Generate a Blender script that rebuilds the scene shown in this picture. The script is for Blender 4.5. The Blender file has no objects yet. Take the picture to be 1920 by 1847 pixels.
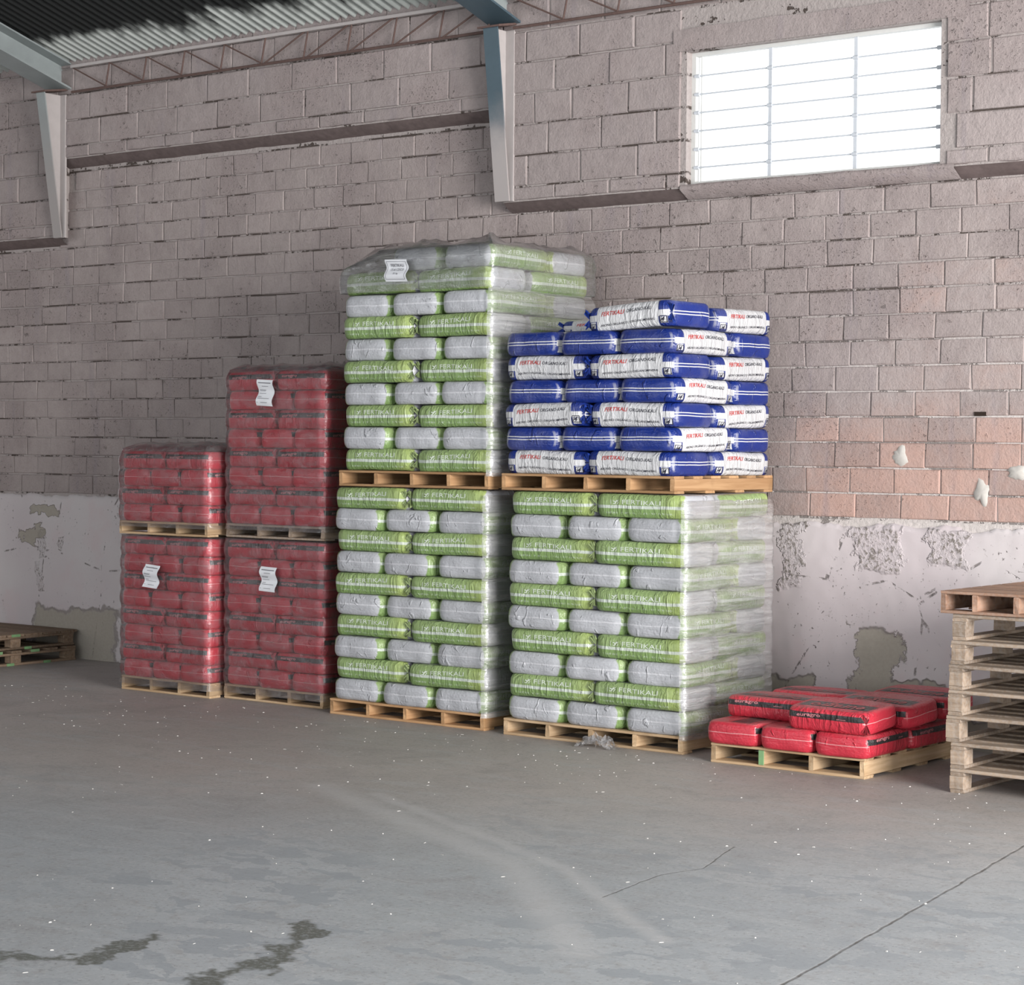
import bpy, bmesh, math, random
from mathutils import Vector, Matrix, noise
random.seed(7)
scene = bpy.context.scene
COL = scene.collection
R = math.radians

# ------------------------------------------------------------------ camera
FPX, YAW, PITCH, ROLL = 3949.99, 0.660233, 0.022313, -0.0084826
CAM = Vector((5.96356, -9.14910, 1.59644))
_fw = Vector((-math.sin(YAW)*math.cos(PITCH), math.cos(YAW)*math.cos(PITCH), -math.sin(PITCH)))
_r = Vector((math.cos(YAW), math.sin(YAW), 0)); _d = _fw.cross(_r)
_c, _s = math.cos(ROLL), math.sin(ROLL)
AX_R = _c*_r + _s*_d; AX_D = -_s*_r + _c*_d; AX_F = _fw
def project(P):
    q = Vector(P) - CAM
    z = q.dot(AX_F)
    return 960 + FPX*q.dot(AX_R)/z, 923.5 + FPX*q.dot(AX_D)/z
camd = bpy.data.cameras.new('camera'); camo = bpy.data.objects.new('camera', camd); COL.objects.link(camo)
camd.sensor_fit = 'HORIZONTAL'; camd.sensor_width = 36.0; camd.lens = FPX*36/1920
camd.clip_start = 0.1; camd.clip_end = 200
mw = Matrix((AX_R, -AX_D, -AX_F)).transposed().to_4x4(); mw.translation = CAM
camo.matrix_world = mw
scene.camera = camo

# ------------------------------------------------------------------ light
world = bpy.data.worlds.new('overcast_sky'); scene.world = world; world.use_nodes = True
wb = world.node_tree.nodes['Background']; wb.inputs[0].default_value = (0.93, 0.97, 1.0, 1); wb.inputs[1].default_value = 1.12
def area(name, loc, target, sx, sy, power, col):
    l = bpy.data.lights.new(name, 'AREA'); l.shape = 'RECTANGLE'; l.size = sx; l.size_y = sy; l.energy = power; l.color = col
    o = bpy.data.objects.new(name, l); COL.objects.link(o); o.location = loc
    o.rotation_euler = (Vector(target)-Vector(loc)).to_track_quat('-Z', 'Y').to_euler(); return o
area('daylight_door', (11.0, -4.5, 2.6), (-1, 0.6, 1.2), 5.0, 4.4, 1150, (1.0, 0.97, 0.95))
vs = scene.view_settings
scene.display_settings.display_device = 'sRGB'
vs.view_transform = 'Standard'; vs.look = 'None'; vs.gamma = 1.0; vs.use_curve_mapping = False; vs.exposure = 0.85
scene.cycles.max_bounces = 5; scene.cycles.diffuse_bounces = 2; scene.cycles.glossy_bounces = 3; scene.cycles.transparent_max_bounces = 14

# ------------------------------------------------------------------ object helpers
def link(o, parent=None):
    COL.objects.link(o)
    if parent is not None: o.parent = parent
    return o
def tag(o, label=None, cat=None, group=None, kind=None):
    if label: o['label'] = label
    if cat: o['category'] = cat
    if group: o['group'] = group
    if kind: o['kind'] = kind
    return o
def empty(name, loc=(0, 0, 0), rz=0.0):
    o = bpy.data.objects.new(name, None); o.empty_display_size = 0.1
    COL.objects.link(o); o.location = loc; o.rotation_euler = (0, 0, rz); return o
def mesh_obj(name, me, parent=None, loc=(0, 0, 0), rot=(0, 0, 0)):
    o = bpy.data.objects.new(name, me); link(o, parent); o.location = loc; o.rotation_euler = rot; return o
def pydata(name, v, f, mats, smooth=False, midx=None):
    me = bpy.data.meshes.new(name); me.from_pydata(v, [], f)
    for m in (mats if isinstance(mats, (list, tuple)) else [mats]): me.materials.append(m)
    if smooth: me.polygons.foreach_set('use_smooth', [True]*len(me.polygons))
    if midx: me.polygons.foreach_set('material_index', midx)
    me.update(); return me
class MB:
    """collects verts and faces for one mesh"""
    def __init__(self): self.v = []; self.f = []; self.m = []
    def box(self, x0, y0, z0, x1, y1, z1, mi=0):
        b = len(self.v)
        self.v += [(x0,y0,z0),(x1,y0,z0),(x1,y1,z0),(x0,y1,z0),(x0,y0,z1),(x1,y0,z1),(x1,y1,z1),(x0,y1,z1)]
        for q in ((0,3,2,1),(4,5,6,7),(0,1,5,4),(1,2,6,5),(2,3,7,6),(3,0,4,7)):
            self.f.append(tuple(b+i for i in q)); self.m.append(mi)
    def hexa(self, pts, mi=0):
        b = len(self.v); self.v += [tuple(p) for p in pts]
        for q in ((0,3,2,1),(4,5,6,7),(0,1,5,4),(1,2,6,5),(2,3,7,6),(3,0,4,7)):
            self.f.append(tuple(b+i for i in q)); self.m.append(mi)
    def tube(self, p, q, r, n=8, mi=0):
        p, q = Vector(p), Vector(q); d = (q-p).normalized()
        u = d.orthogonal().normalized(); w = d.cross(u); b = len(self.v)
        for e in (p, q):
            for i in range(n):
                a = 2*math.pi*i/n; self.v.append(tuple(e + r*(math.cos(a)*u + math.sin(a)*w)))
        for i in range(n):
            j = (i+1) % n; self.f.append((b+i, b+j, b+n+j, b+n+i)); self.m.append(mi)
        self.f.append(tuple(b+i for i in reversed(range(n)))); self.m.append(mi)
        self.f.append(tuple(b+n+i for i in range(n))); self.m.append(mi)
    def quad(self, a, b_, c, d, mi=0):
        b = len(self.v); self.v += [tuple(a), tuple(b_), tuple(c), tuple(d)]; self.f.append((b, b+1, b+2, b+3)); self.m.append(mi)
    def mesh(self, name, mats, smooth=False): return pydata(name, self.v, self.f, mats, smooth, self.m)
def nz(x, y, z): return noise.noise(Vector((x, y, z)))

# ------------------------------------------------------------------ material helpers
class T:
    def __init__(self, name, rough=0.6, spec=0.5):
        self.mat = bpy.data.materials.new(name); self.mat.use_nodes = True
        self.nt = self.mat.node_tree; self.b = self.nt.nodes['Principled BSDF']
        self.b.inputs['Roughness'].default_value = rough; self.b.inputs['Specular IOR Level'].default_value = spec
        self._c = {}
    def n(self, t): return self.nt.nodes.new(t)
    def put(self, sock, v):
        if v is None: return
        if isinstance(v, bpy.types.NodeSocket): self.nt.links.new(v, sock)
        elif isinstance(v, tuple) and len(v) == 3 and sock.type == 'RGBA': sock.default_value = (*v, 1)
        else: sock.default_value = v
    def m(self, op, a, b=None, c=None, clamp=False):
        x = self.n('ShaderNodeMath'); x.operation = op; x.use_clamp = clamp
        for i, q in enumerate((a, b, c)):
            if q is not None: self.put(x.inputs[i], q)
        return x.outputs[0]
    def add(self, a, b): return self.m('ADD', a, b)
    def mul(self, a, b): return self.m('MULTIPLY', a, b)
    def mx(self, *a):
        r = a[0]
        for q in a[1:]: r = self.m('MAXIMUM', r, q)
        return r
    def abs(self, a): return self.m('ABSOLUTE', a)
    def ss(self, x, lo, hi):
        k = self.n('ShaderNodeMapRange'); k.interpolation_type = 'SMOOTHSTEP'; k.clamp = True
        inv = lo > hi
        self.put(k.inputs['Value'], x); k.inputs['From Min'].default_value = min(lo, hi); k.inputs['From Max'].default_value = max(lo, hi)
        k.inputs['To Min'].default_value = 1.0 if inv else 0.0; k.inputs['To Max'].default_value = 0.0 if inv else 1.0
        return k.outputs['Result']
    def band(self, x, c, hw, soft=0.0012):   # 1 where |x-c|<hw
        return self.ss(self.abs(self.m('SUBTRACT', x, c)), hw+soft, hw-soft)
    def coord(self, kind='Object'):
        if kind not in self._c:
            if kind == 'World':
                self._c[kind] = self.n('ShaderNodeNewGeometry').outputs['Position']
            else: self._c[kind] = self.n('ShaderNodeTexCoord').outputs[kind]
        return self._c[kind]
    def sep(self, v):
        s = self.n('ShaderNodeSeparateXYZ'); self.put(s.inputs[0], v); return s.outputs
    def scale(self, v, s, off=None):
        k = self.n('ShaderNodeMapping'); self.put(k.inputs[0], v); k.inputs['Scale'].default_value = s
        if off: k.inputs['Location'].default_value = off
        return k.outputs[0]
    def noise(self, v, sc, det=4, rough=0.55, dist=0.0, color=False):
        k = self.n('ShaderNodeTexNoise'); self.put(k.inputs['Vector'], v); k.inputs['Scale'].default_value = sc
        k.inputs['Detail'].default_value = det; k.inputs['Roughness'].default_value = rough; k.inputs['Distortion'].default_value = dist
        return k.outputs['Color' if color else 'Fac']
    def voro(self, v, sc, feat='F1', out='Distance'):
        k = self.n('ShaderNodeTexVoronoi'); self.put(k.inputs['Vector'], v); k.inputs['Scale'].default_value = sc; k.feature = feat
        return k.outputs[out]
    def mix(self, f, a, b, mode='MIX'):
        k = self.n('ShaderNodeMix'); k.data_type = 'RGBA'; k.blend_type = mode
        self.put(k.inputs[0], f); self.put(k.inputs[6], a); self.put(k.inputs[7], b); return k.outputs[2]
    def rnd(self): return self.n('ShaderNodeObjectInfo').outputs['Random']
    def val(self, col, v):   # multiply colour by scalar
        k = self.n('ShaderNodeHueSaturation'); self.put(k.inputs['Color'], col); self.put(k.inputs['Value'], v); return k.outputs[0]
    def bump(self, h, strength=0.3, dist=0.01, normal=None):
        k = self.n('ShaderNodeBump'); self.put(k.inputs['Height'], h); k.inputs['Strength'].default_value = strength; k.inputs['Distance'].default_value = dist
        if normal is not None: self.put(k.inputs['Normal'], normal)
        return k.outputs[0]
    def done(self, col=None, rough=None, bump=None):
        if col is not None: self.put(self.b.inputs['Base Color'], col)
        if rough is not None: self.put(self.b.inputs['Roughness'], rough)
        if bump is not None: self.put(self.b.inputs['Normal'], bump)
        return self.mat
def plain(name, col, rough=0.6, spec=0.5, var=0.0, nsc=20):
    t = T(name, rough, spec)
    c = t.noise(t.coord(), nsc, 4)
    return t.done(t.mix(c, tuple(x*(1-var) for x in col), tuple(min(1, x*(1+var)) for x in col)), bump=t.bump(c, 0.15, 0.004))

M = {}
# ---- wall masonry: whitewash over brick, worn off low down by the window end
def masonry(name, paint, brick, bare, blotch):
    t = T(name, 0.9, 0.2); P = t.coord('World'); x, y, z = t.sep(P)
    n1 = t.noise(P, 1.6, 3, 0.6); n2 = t.noise(P, 13, 4, 0.68); n3 = t.noise(P, 75, 3, 0.65)
    rn = t.rnd()
    pc = t.mix(t.ss(n1, 0.35, 0.68), paint, tuple(p*q for p, q in zip(paint, blotch)))
    pc = t.mix(t.mul(t.ss(n2, 0.42, 0.68), 0.35), pc, tuple(p*0.70 for p in paint))
    pc = t.mix(t.mul(t.ss(n3, 0.35, 0.65), 0.25), pc, tuple(p*1.25 for p in paint))
    pc = t.val(pc, t.add(0.95, t.mul(rn, 0.10)))
    bc = t.val(t.mix(n2, brick, tuple(b*1.25 for b in brick)), t.add(0.85, t.mul(rn, 0.3)))
    col = pc
    if bare:
        reg = t.mul(t.ss(x, -0.9, 0.5), t.ss(z, 2.15, 1.50))
        reg2 = t.mul(t.ss(x, -0.2, 0.9), t.mul(t.ss(z, 3.1, 2.7), 0.35))
        k = t.add(t.add(t.mul(t.mx(reg, reg2), 0.72), t.mul(t.m('SUBTRACT', n2, 0.5), 0.5)), t.mul(t.m('SUBTRACT', rn, 0.5), 0.28))
        col = t.mix(t.mul(t.ss(k, 0.10, 0.95), 0.64), pc, bc)
    sp = t.mul(t.ss(n3, 0.60, 0.68), t.ss(n1, 0.45, 0.62)); sp = t.mx(sp, t.mul(t.ss(t.noise(P, 26, 3, 0.75), 0.645, 0.69), t.ss(n1, 0.44, 0.56)))                                     # pits
    col = t.mix(t.mul(sp, 0.55), col, (0.10, 0.085, 0.08))
    st = t.noise(t.scale(P, (9, 9, 0.9)), 1.0, 3, 0.6)             # rain streaks
    col = t.mix(t.mul(t.ss(st, 0.56, 0.75), 0.30), col, (0.25, 0.22, 0.25))
    h = t.add(t.add(t.mul(n2, 0.6), t.mul(n3, 0.25)), t.mul(sp, -0.5))
    return t.done(col, bump=t.bump(h, 0.8, 0.016))
M['brick'] = masonry('whitewashed_brick', (0.365, 0.313, 0.300), (0.44, 0.265, 0.21), True, (0.80, 0.78, 0.79))
M['block'] = masonry('painted_block', (0.355, 0.305, 0.295), (0.42, 0.25, 0.2), False, (0.9, 0.87, 0.87))
def mortar(name, z0, pitch, hw):
    t = T(name, 0.95, 0.1); P = t.coord('World'); x, y, z = t.sep(P)
    a = t.noise(t.scale(P, (2.6, 2.6, 6)), 1.0, 3, 0.68); b = t.noise(P, 38, 3, 0.6)
    ph = t.m('WRAP', t.m('SUBTRACT', z, z0), pitch/2, -pitch/2)
    bed = t.ss(t.abs(ph), hw*1.6, hw*0.9)
    thr = t.add(a, t.mul(t.m('SUBTRACT', b, 0.5), 0.45))
    k = t.mx(t.mul(t.ss(thr, 0.49, 0.58), bed), t.ss(thr, 0.62, 0.66))
    col = t.mix(k, t.mix(b, (0.33, 0.288, 0.275), (0.43, 0.385, 0.37)), (0.085, 0.068, 0.060))
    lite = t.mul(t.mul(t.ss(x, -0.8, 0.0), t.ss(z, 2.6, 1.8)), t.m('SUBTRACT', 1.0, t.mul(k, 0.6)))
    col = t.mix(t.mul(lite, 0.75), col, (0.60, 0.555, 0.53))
    return t.done(col, bump=t.bump(t.add(b, t.mul(k, -1.5)), 0.6, 0.012))
# ---- plaster
def plaster():
    t = T('peeling_plaster', 0.85, 0.25); P = t.coord('World'); x, y, z = t.sep(P)
    w = t.noise(P, 7, 5, 0.65); w2 = t.noise(P, 3.1, 4, 0.6); f = t.noise(P, 45, 4, 0.65); big = t.noise(P, 1.1, 3)
    wx = t.add(x, t.mul(t.m('SUBTRACT', w, 0.5), 0.32)); wz = t.add(z, t.mul(t.m('SUBTRACT', w2, 0.5), 0.30))
    def patch(cx, cz, rx, rz, s=0.10):
        dx = t.m('DIVIDE', t.abs(t.m('SUBTRACT', wx, cx)), rx); dz = t.m('DIVIDE', t.abs(t.m('SUBTRACT', wz, cz)), rz)
        return t.ss(t.mx(dx, dz), 1+s, 1-s)
    bare = t.mx(patch(0.50, 0.42, 0.13, 0.20), patch(0.62, 0.26, 0.26, 0.10), patch(-6.45, 1.08, 0.17, 0.035), patch(-6.63, 0.89, 0.09, 0.06), patch(-6.50, 0.93, 0.05, 0.05), patch(0.75, 0.06, 1.0, 0.10), patch(-6.1, 0.10, 0.45, 0.26), patch(-0.05, 0.15, 0.16, 0.18))
    rub = t.mx(patch(0.50, 1.03, 0.15, 0.13), patch(0.92, 1.06, 0.12, 0.12), patch(-0.03, 1.02, 0.06, 0.20), patch(-6.47, 0.82, 0.03, 0.10), patch(-6.25, 0.85, 0.04, 0.06), patch(-6.50, 0.58, 0.025, 0.10))
    col = t.mix(t.ss(big, 0.35, 0.65), (0.60, 0.555, 0.555), (0.56, 0.50, 0.51))
    col = t.mix(t.mul(t.ss(w2, 0.5, 0.75), 0.5), col, (0.60, 0.48, 0.49))
    col = t.mix(t.mul(rub, t.ss(f, 0.52, 0.60)), col, (0.27, 0.24, 0.22))
    # pits, and dirt that gathers in clusters
    cl = t.ss(t.noise(P, 3.7, 3, 0.5), 0.45, 0.62)
    pit = t.mul(t.ss(f, 0.64, 0.70), cl)
    col = t.mix(t.mul(pit, 0.85), col, (0.14, 0.12, 0.11))
    # hairline cracks
    cr = t.voro(t.add2(P, w) if hasattr(t, 'add2') else P, 1.35, 'DISTANCE_TO_EDGE')
    crk = t.mul(t.ss(cr, 0.010, 0.003), t.ss(w, 0.52, 0.60))
    col = t.mix(t.mul(crk, 0.8), col, (0.16, 0.14, 0.13))
    edge = t.m('SUBTRACT', t.ss(bare, 0.02, 0.3), t.ss(bare, 0.5, 0.98))
    col = t.mix(bare, col, t.mix(f, (0.33, 0.295, 0.25), (0.43, 0.39, 0.34)))
    col = t.mix(t.mul(t.m('MAXIMUM', edge, 0.0), 0.5), col, (0.13, 0.11, 0.1))
    h = t.add(t.add(t.mul(w, 0.25), t.mul(pit, -0.8)), t.add(t.mul(bare, -1.0), t.add(t.mul(crk, -0.6), t.mul(t.mul(rub, f), 2.0))))
    return t.done(col, bump=t.bump(h, 0.7, 0.012))
M['plaster'] = plaster()
M['ledge'] = plain('rough_brown_ledge', (0.16, 0.125, 0.12), 0.95, 0.1, 0.35, 25)
M['dab'] = plain('white_plaster_dab', (0.50, 0.475, 0.44), 0.9, 0.2, 0.12, 40)
# ---- floor
def floor_mat():
    t = T('worn_concrete_floor', 0.55, 0.4); P = t.coord('World'); x, y, z = t.sep(P)
    n1 = t.noise(P, 0.55, 4, 0.6); n2 = t.noise(P, 2.6, 4, 0.6, 0.6); n3 = t.noise(P, 55, 3, 0.7); st = t.noise(t.scale(P, (1.2, 5.5, 1)), 1.6, 3, 0.6, 0.5)
    dist = t.m('SUBTRACT', t.mul(x, 0.35), y)      # grows away from the wall, over the open floor
    wob = t.add(dist, t.mul(t.m('SUBTRACT', n2, 0.5), 0.9))
    open_floor = t.ss(wob, 1.1, 3.6)
    col = t.mix(open_floor, (0.400, 0.362, 0.340), (0.350, 0.365, 0.378))  # brownish by the wall; bluish sky sheen painted in further out
    col = t.val(col, t.add(0.70, t.mul(n1, 0.60)))
    col = t.mix(t.mul(t.ss(n2, 0.50, 0.72), 0.32), col, (0.25, 0.23, 0.22))
    col = t.mix(t.mul(t.ss(st, 0.52, 0.66), 0.35), col, (0.42, 0.43, 0.435))
    col = t.mix(t.mul(t.ss(n3, 0.56, 0.68), 0.42), col, (0.56, 0.54, 0.52))
    col = t.mix(t.mul(t.ss(n3, 0.44, 0.34), 0.45), col, (0.15, 0.14, 0.13))
    # trowel and tyre polished flakes
    dv = t.n('ShaderNodeVectorMath'); dv.operation = 'MULTIPLY_ADD'; cn = t.noise(P, 6, 3, 0.6, 0, True); cs = t.sep(cn); t.put(dv.inputs[0], cn); dv.inputs[1].default_value = (0.35, 0.35, 0); t.put(dv.inputs[2], P)
    fl = t.voro(t.scale(dv.outputs[0], (2.6, 6.0, 1.0)), 2.4, 'F1', 'Color')
    md = t.noise(P, 13, 4, 0.7)
    col = t.mix(t.mul(t.ss(md, 0.50, 0.68), 0.35), col, (0.26, 0.24, 0.23)); col = t.mix(t.mul(t.ss(md, 0.45, 0.30), 0.30), col, (0.40, 0.39, 0.38))
    fs = t.sep(fl)[0]
    col = t.mix(t.mul(t.mul(t.ss(fs, 0.55, 0.85), open_floor), t.mul(t.ss(n1, 0.40, 0.52), 0.60)), col, (0.255, 0.275, 0.295))
    wn1 = t.m('SUBTRACT', cs[0], 0.5); wn2 = t.m('SUBTRACT', cs[1], 0.5); vn = t.ss(cs[2], 0.40, 0.72)
    def seg(pts, hw, soft, wobble, vary=0.0):
        best = None
        wx = t.add(x, t.mul(wn1, wobble)); wy_ = t.add(y, t.mul(wn2, wobble))
        for (ax, ay), (bx, by) in zip(pts, pts[1:]):
            ux, uy = bx-ax, by-ay; L2 = ux*ux+uy*uy
            dx = t.m('SUBTRACT', wx, ax); dy = t.m('SUBTRACT', wy_, ay)
            h = t.m('MULTIPLY', t.add(t.mul(dx, ux), t.mul(dy, uy)), 1/L2, clamp=True)
            ex = t.m('SUBTRACT', dx, t.mul(h, ux)); ey = t.m('SUBTRACT', dy, t.mul(h, uy))
            d = t.m('SQRT', t.add(t.mul(ex, ex), t.mul(ey, ey)))
            best = d if best is None else t.m('MINIMUM', best, d)
        if vary: best = t.m('SUBTRACT', best, t.mul(vn, vary))
        return t.ss(best, hw+soft, max(hw-soft, 0))
    # oily stains
    s1 = seg([(0.70, -4.97), (0.85, -4.92), (1.00, -4.85), (0.92, -4.66), (0.90, -4.5)], 0.006, 0.035, 0.30, 0.10)
    s2 = seg([(1.18, -4.08), (1.36, -4.38), (1.44, -4.7), (1.5, -4.95)], 0.006, 0.035, 0.26, 0.09)
    col = t.mix(t.mul(t.mx(s1, s2), t.add(0.35, t.mul(t.ss(n3, 0.30, 0.55), 0.6))), col, (0.10, 0.104, 0.088))
    tr = t.mx(seg([(-0.75, -1.95), (1.06, -2.82), (2.1, -3.8)], 0.05, 0.09, 0.05),
              seg([(-0.4, -1.95), (1.25, -2.75), (2.2, -3.5)], 0.02, 0.05, 0.05))
    col = t.mix(t.mul(tr, 0.45), col, (0.50, 0.49, 0.485))
    # joint and crack
    j = seg([(2.86, -4.2), (2.70, -3.132), (2.581, -2.287), (2.2, 0.2)], 0.005, 0.004, 0.022)
    j2 = seg([(1.671, -3.077), (1.612, -2.616), (1.666, -2.415), (1.528, -1.975)], 0.0035, 0.003, 0.03)
    jj = t.mx(j, t.mul(j2, 0.8))
    col = t.mix(t.mul(jj, t.add(0.50, t.mul(t.ss(md, 0.4, 0.6), 0.45))), col, (0.11, 0.10, 0.09))
    h = t.add(t.add(t.mul(n3, 0.14), t.mul(n2, 0.12)), t.mul(jj, -0.45))
    return t.done(col, rough=t.add(0.42, t.mul(n2, 0.3)), bump=t.bump(h, 0.35, 0.008))
M['floor'] = floor_mat()
# ---- roof and steel
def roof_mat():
    t = T('pale_black_roof_sheet', 0.6, 0.35); P = t.coord('World'); x, y, z = t.sep(P)
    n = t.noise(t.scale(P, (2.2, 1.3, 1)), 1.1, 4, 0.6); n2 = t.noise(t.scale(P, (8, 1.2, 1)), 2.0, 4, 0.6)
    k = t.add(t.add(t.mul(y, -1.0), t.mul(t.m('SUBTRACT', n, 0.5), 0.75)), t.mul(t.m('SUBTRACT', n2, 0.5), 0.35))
    black_msk = t.ss(k, -0.86, -0.70)  # sheet turns from pale to black away from the eaves, ragged edge
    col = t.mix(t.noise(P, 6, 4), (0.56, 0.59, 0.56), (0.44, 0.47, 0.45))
    return t.done(t.mix(black_msk, col, (0.018, 0.020, 0.020)))
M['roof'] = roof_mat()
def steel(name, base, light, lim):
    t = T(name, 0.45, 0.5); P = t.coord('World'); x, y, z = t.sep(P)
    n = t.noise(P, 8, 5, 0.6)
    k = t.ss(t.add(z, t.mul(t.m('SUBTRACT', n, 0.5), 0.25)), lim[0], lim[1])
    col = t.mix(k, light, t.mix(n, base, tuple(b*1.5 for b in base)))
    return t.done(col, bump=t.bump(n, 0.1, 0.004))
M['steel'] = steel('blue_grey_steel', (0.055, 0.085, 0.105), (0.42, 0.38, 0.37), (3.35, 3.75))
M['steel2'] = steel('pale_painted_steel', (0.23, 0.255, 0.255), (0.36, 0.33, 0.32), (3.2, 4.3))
M['paint_steel'] = plain('whitewashed_steel', (0.47, 0.43, 0.42), 0.8, 0.2, 0.1, 15)
M['rust'] = plain('rusty_bar', (0.13, 0.085, 0.075), 0.85, 0.2, 0.3, 40)
M['frame'] = plain('white_window_steel', (0.62, 0.62, 0.60), 0.6, 0.3, 0.06)
M['grille'] = plain('grey_grille_steel', (0.55, 0.58, 0.62), 0.5, 0.4, 0.08)
# ---- wood
def wood(name, a, b, dusty=0.0):
    t = T(name, 0.8, 0.2); P = t.coord(); rn = t.rnd()
    off = t.n('ShaderNodeVectorMath'); off.operation = 'ADD'; t.put(off.inputs[0], P)
    cmb = t.n('ShaderNodeCombineXYZ'); t.put(cmb.inputs[0], t.mul(rn, 37.0)); t.put(cmb.inputs[1], t.mul(rn, 11.0)); t.put(off.inputs[1], cmb.outputs[0])
    g = t.noise(t.scale(off.outputs[0], (2.0, 40, 40)), 1.0, 5, 0.6, 0.4); k = t.noise(off.outputs[0], 5, 4)
    col = t.mix(t.ss(g, 0.3, 0.7), a, b)
    col = t.val(col, t.add(0.78, t.mul(rn, 0.42)))
    col = t.mix(t.mul(t.ss(k, 0.52, 0.75), 0.4), col, tuple(x*0.5 for x in a))
    if dusty: col = t.mix(t.mul(t.ss(t.noise(P, 60, 3), 0.4, 0.65), dusty), col, (0.40, 0.37, 0.34))
    return t.done(col, bump=t.bump(g, 0.3, 0.003))
M['wood'] = wood('fresh_pallet_pine', (0.40, 0.265, 0.15), (0.56, 0.41, 0.26))
M['wood_o'] = wood('orange_pallet_pine', (0.38, 0.215, 0.105), (0.52, 0.32, 0.17))
M['wood_w'] = wood('weathered_pallet_wood', (0.25, 0.185, 0.135), (0.37, 0.285, 0.215), 0.35)
M['wood_r'] = wood('reddish_pallet_wood', (0.29, 0.165, 0.11), (0.40, 0.25, 0.175), 0.2)
M['wood_d'] = wood('dark_old_pallet_wood', (0.17, 0.115, 0.075), (0.26, 0.18, 0.12), 0.15)
M['wood_g'] = plain('green_painted_wood', (0.20, 0.36, 0.17), 0.7, 0.3, 0.2)
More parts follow.
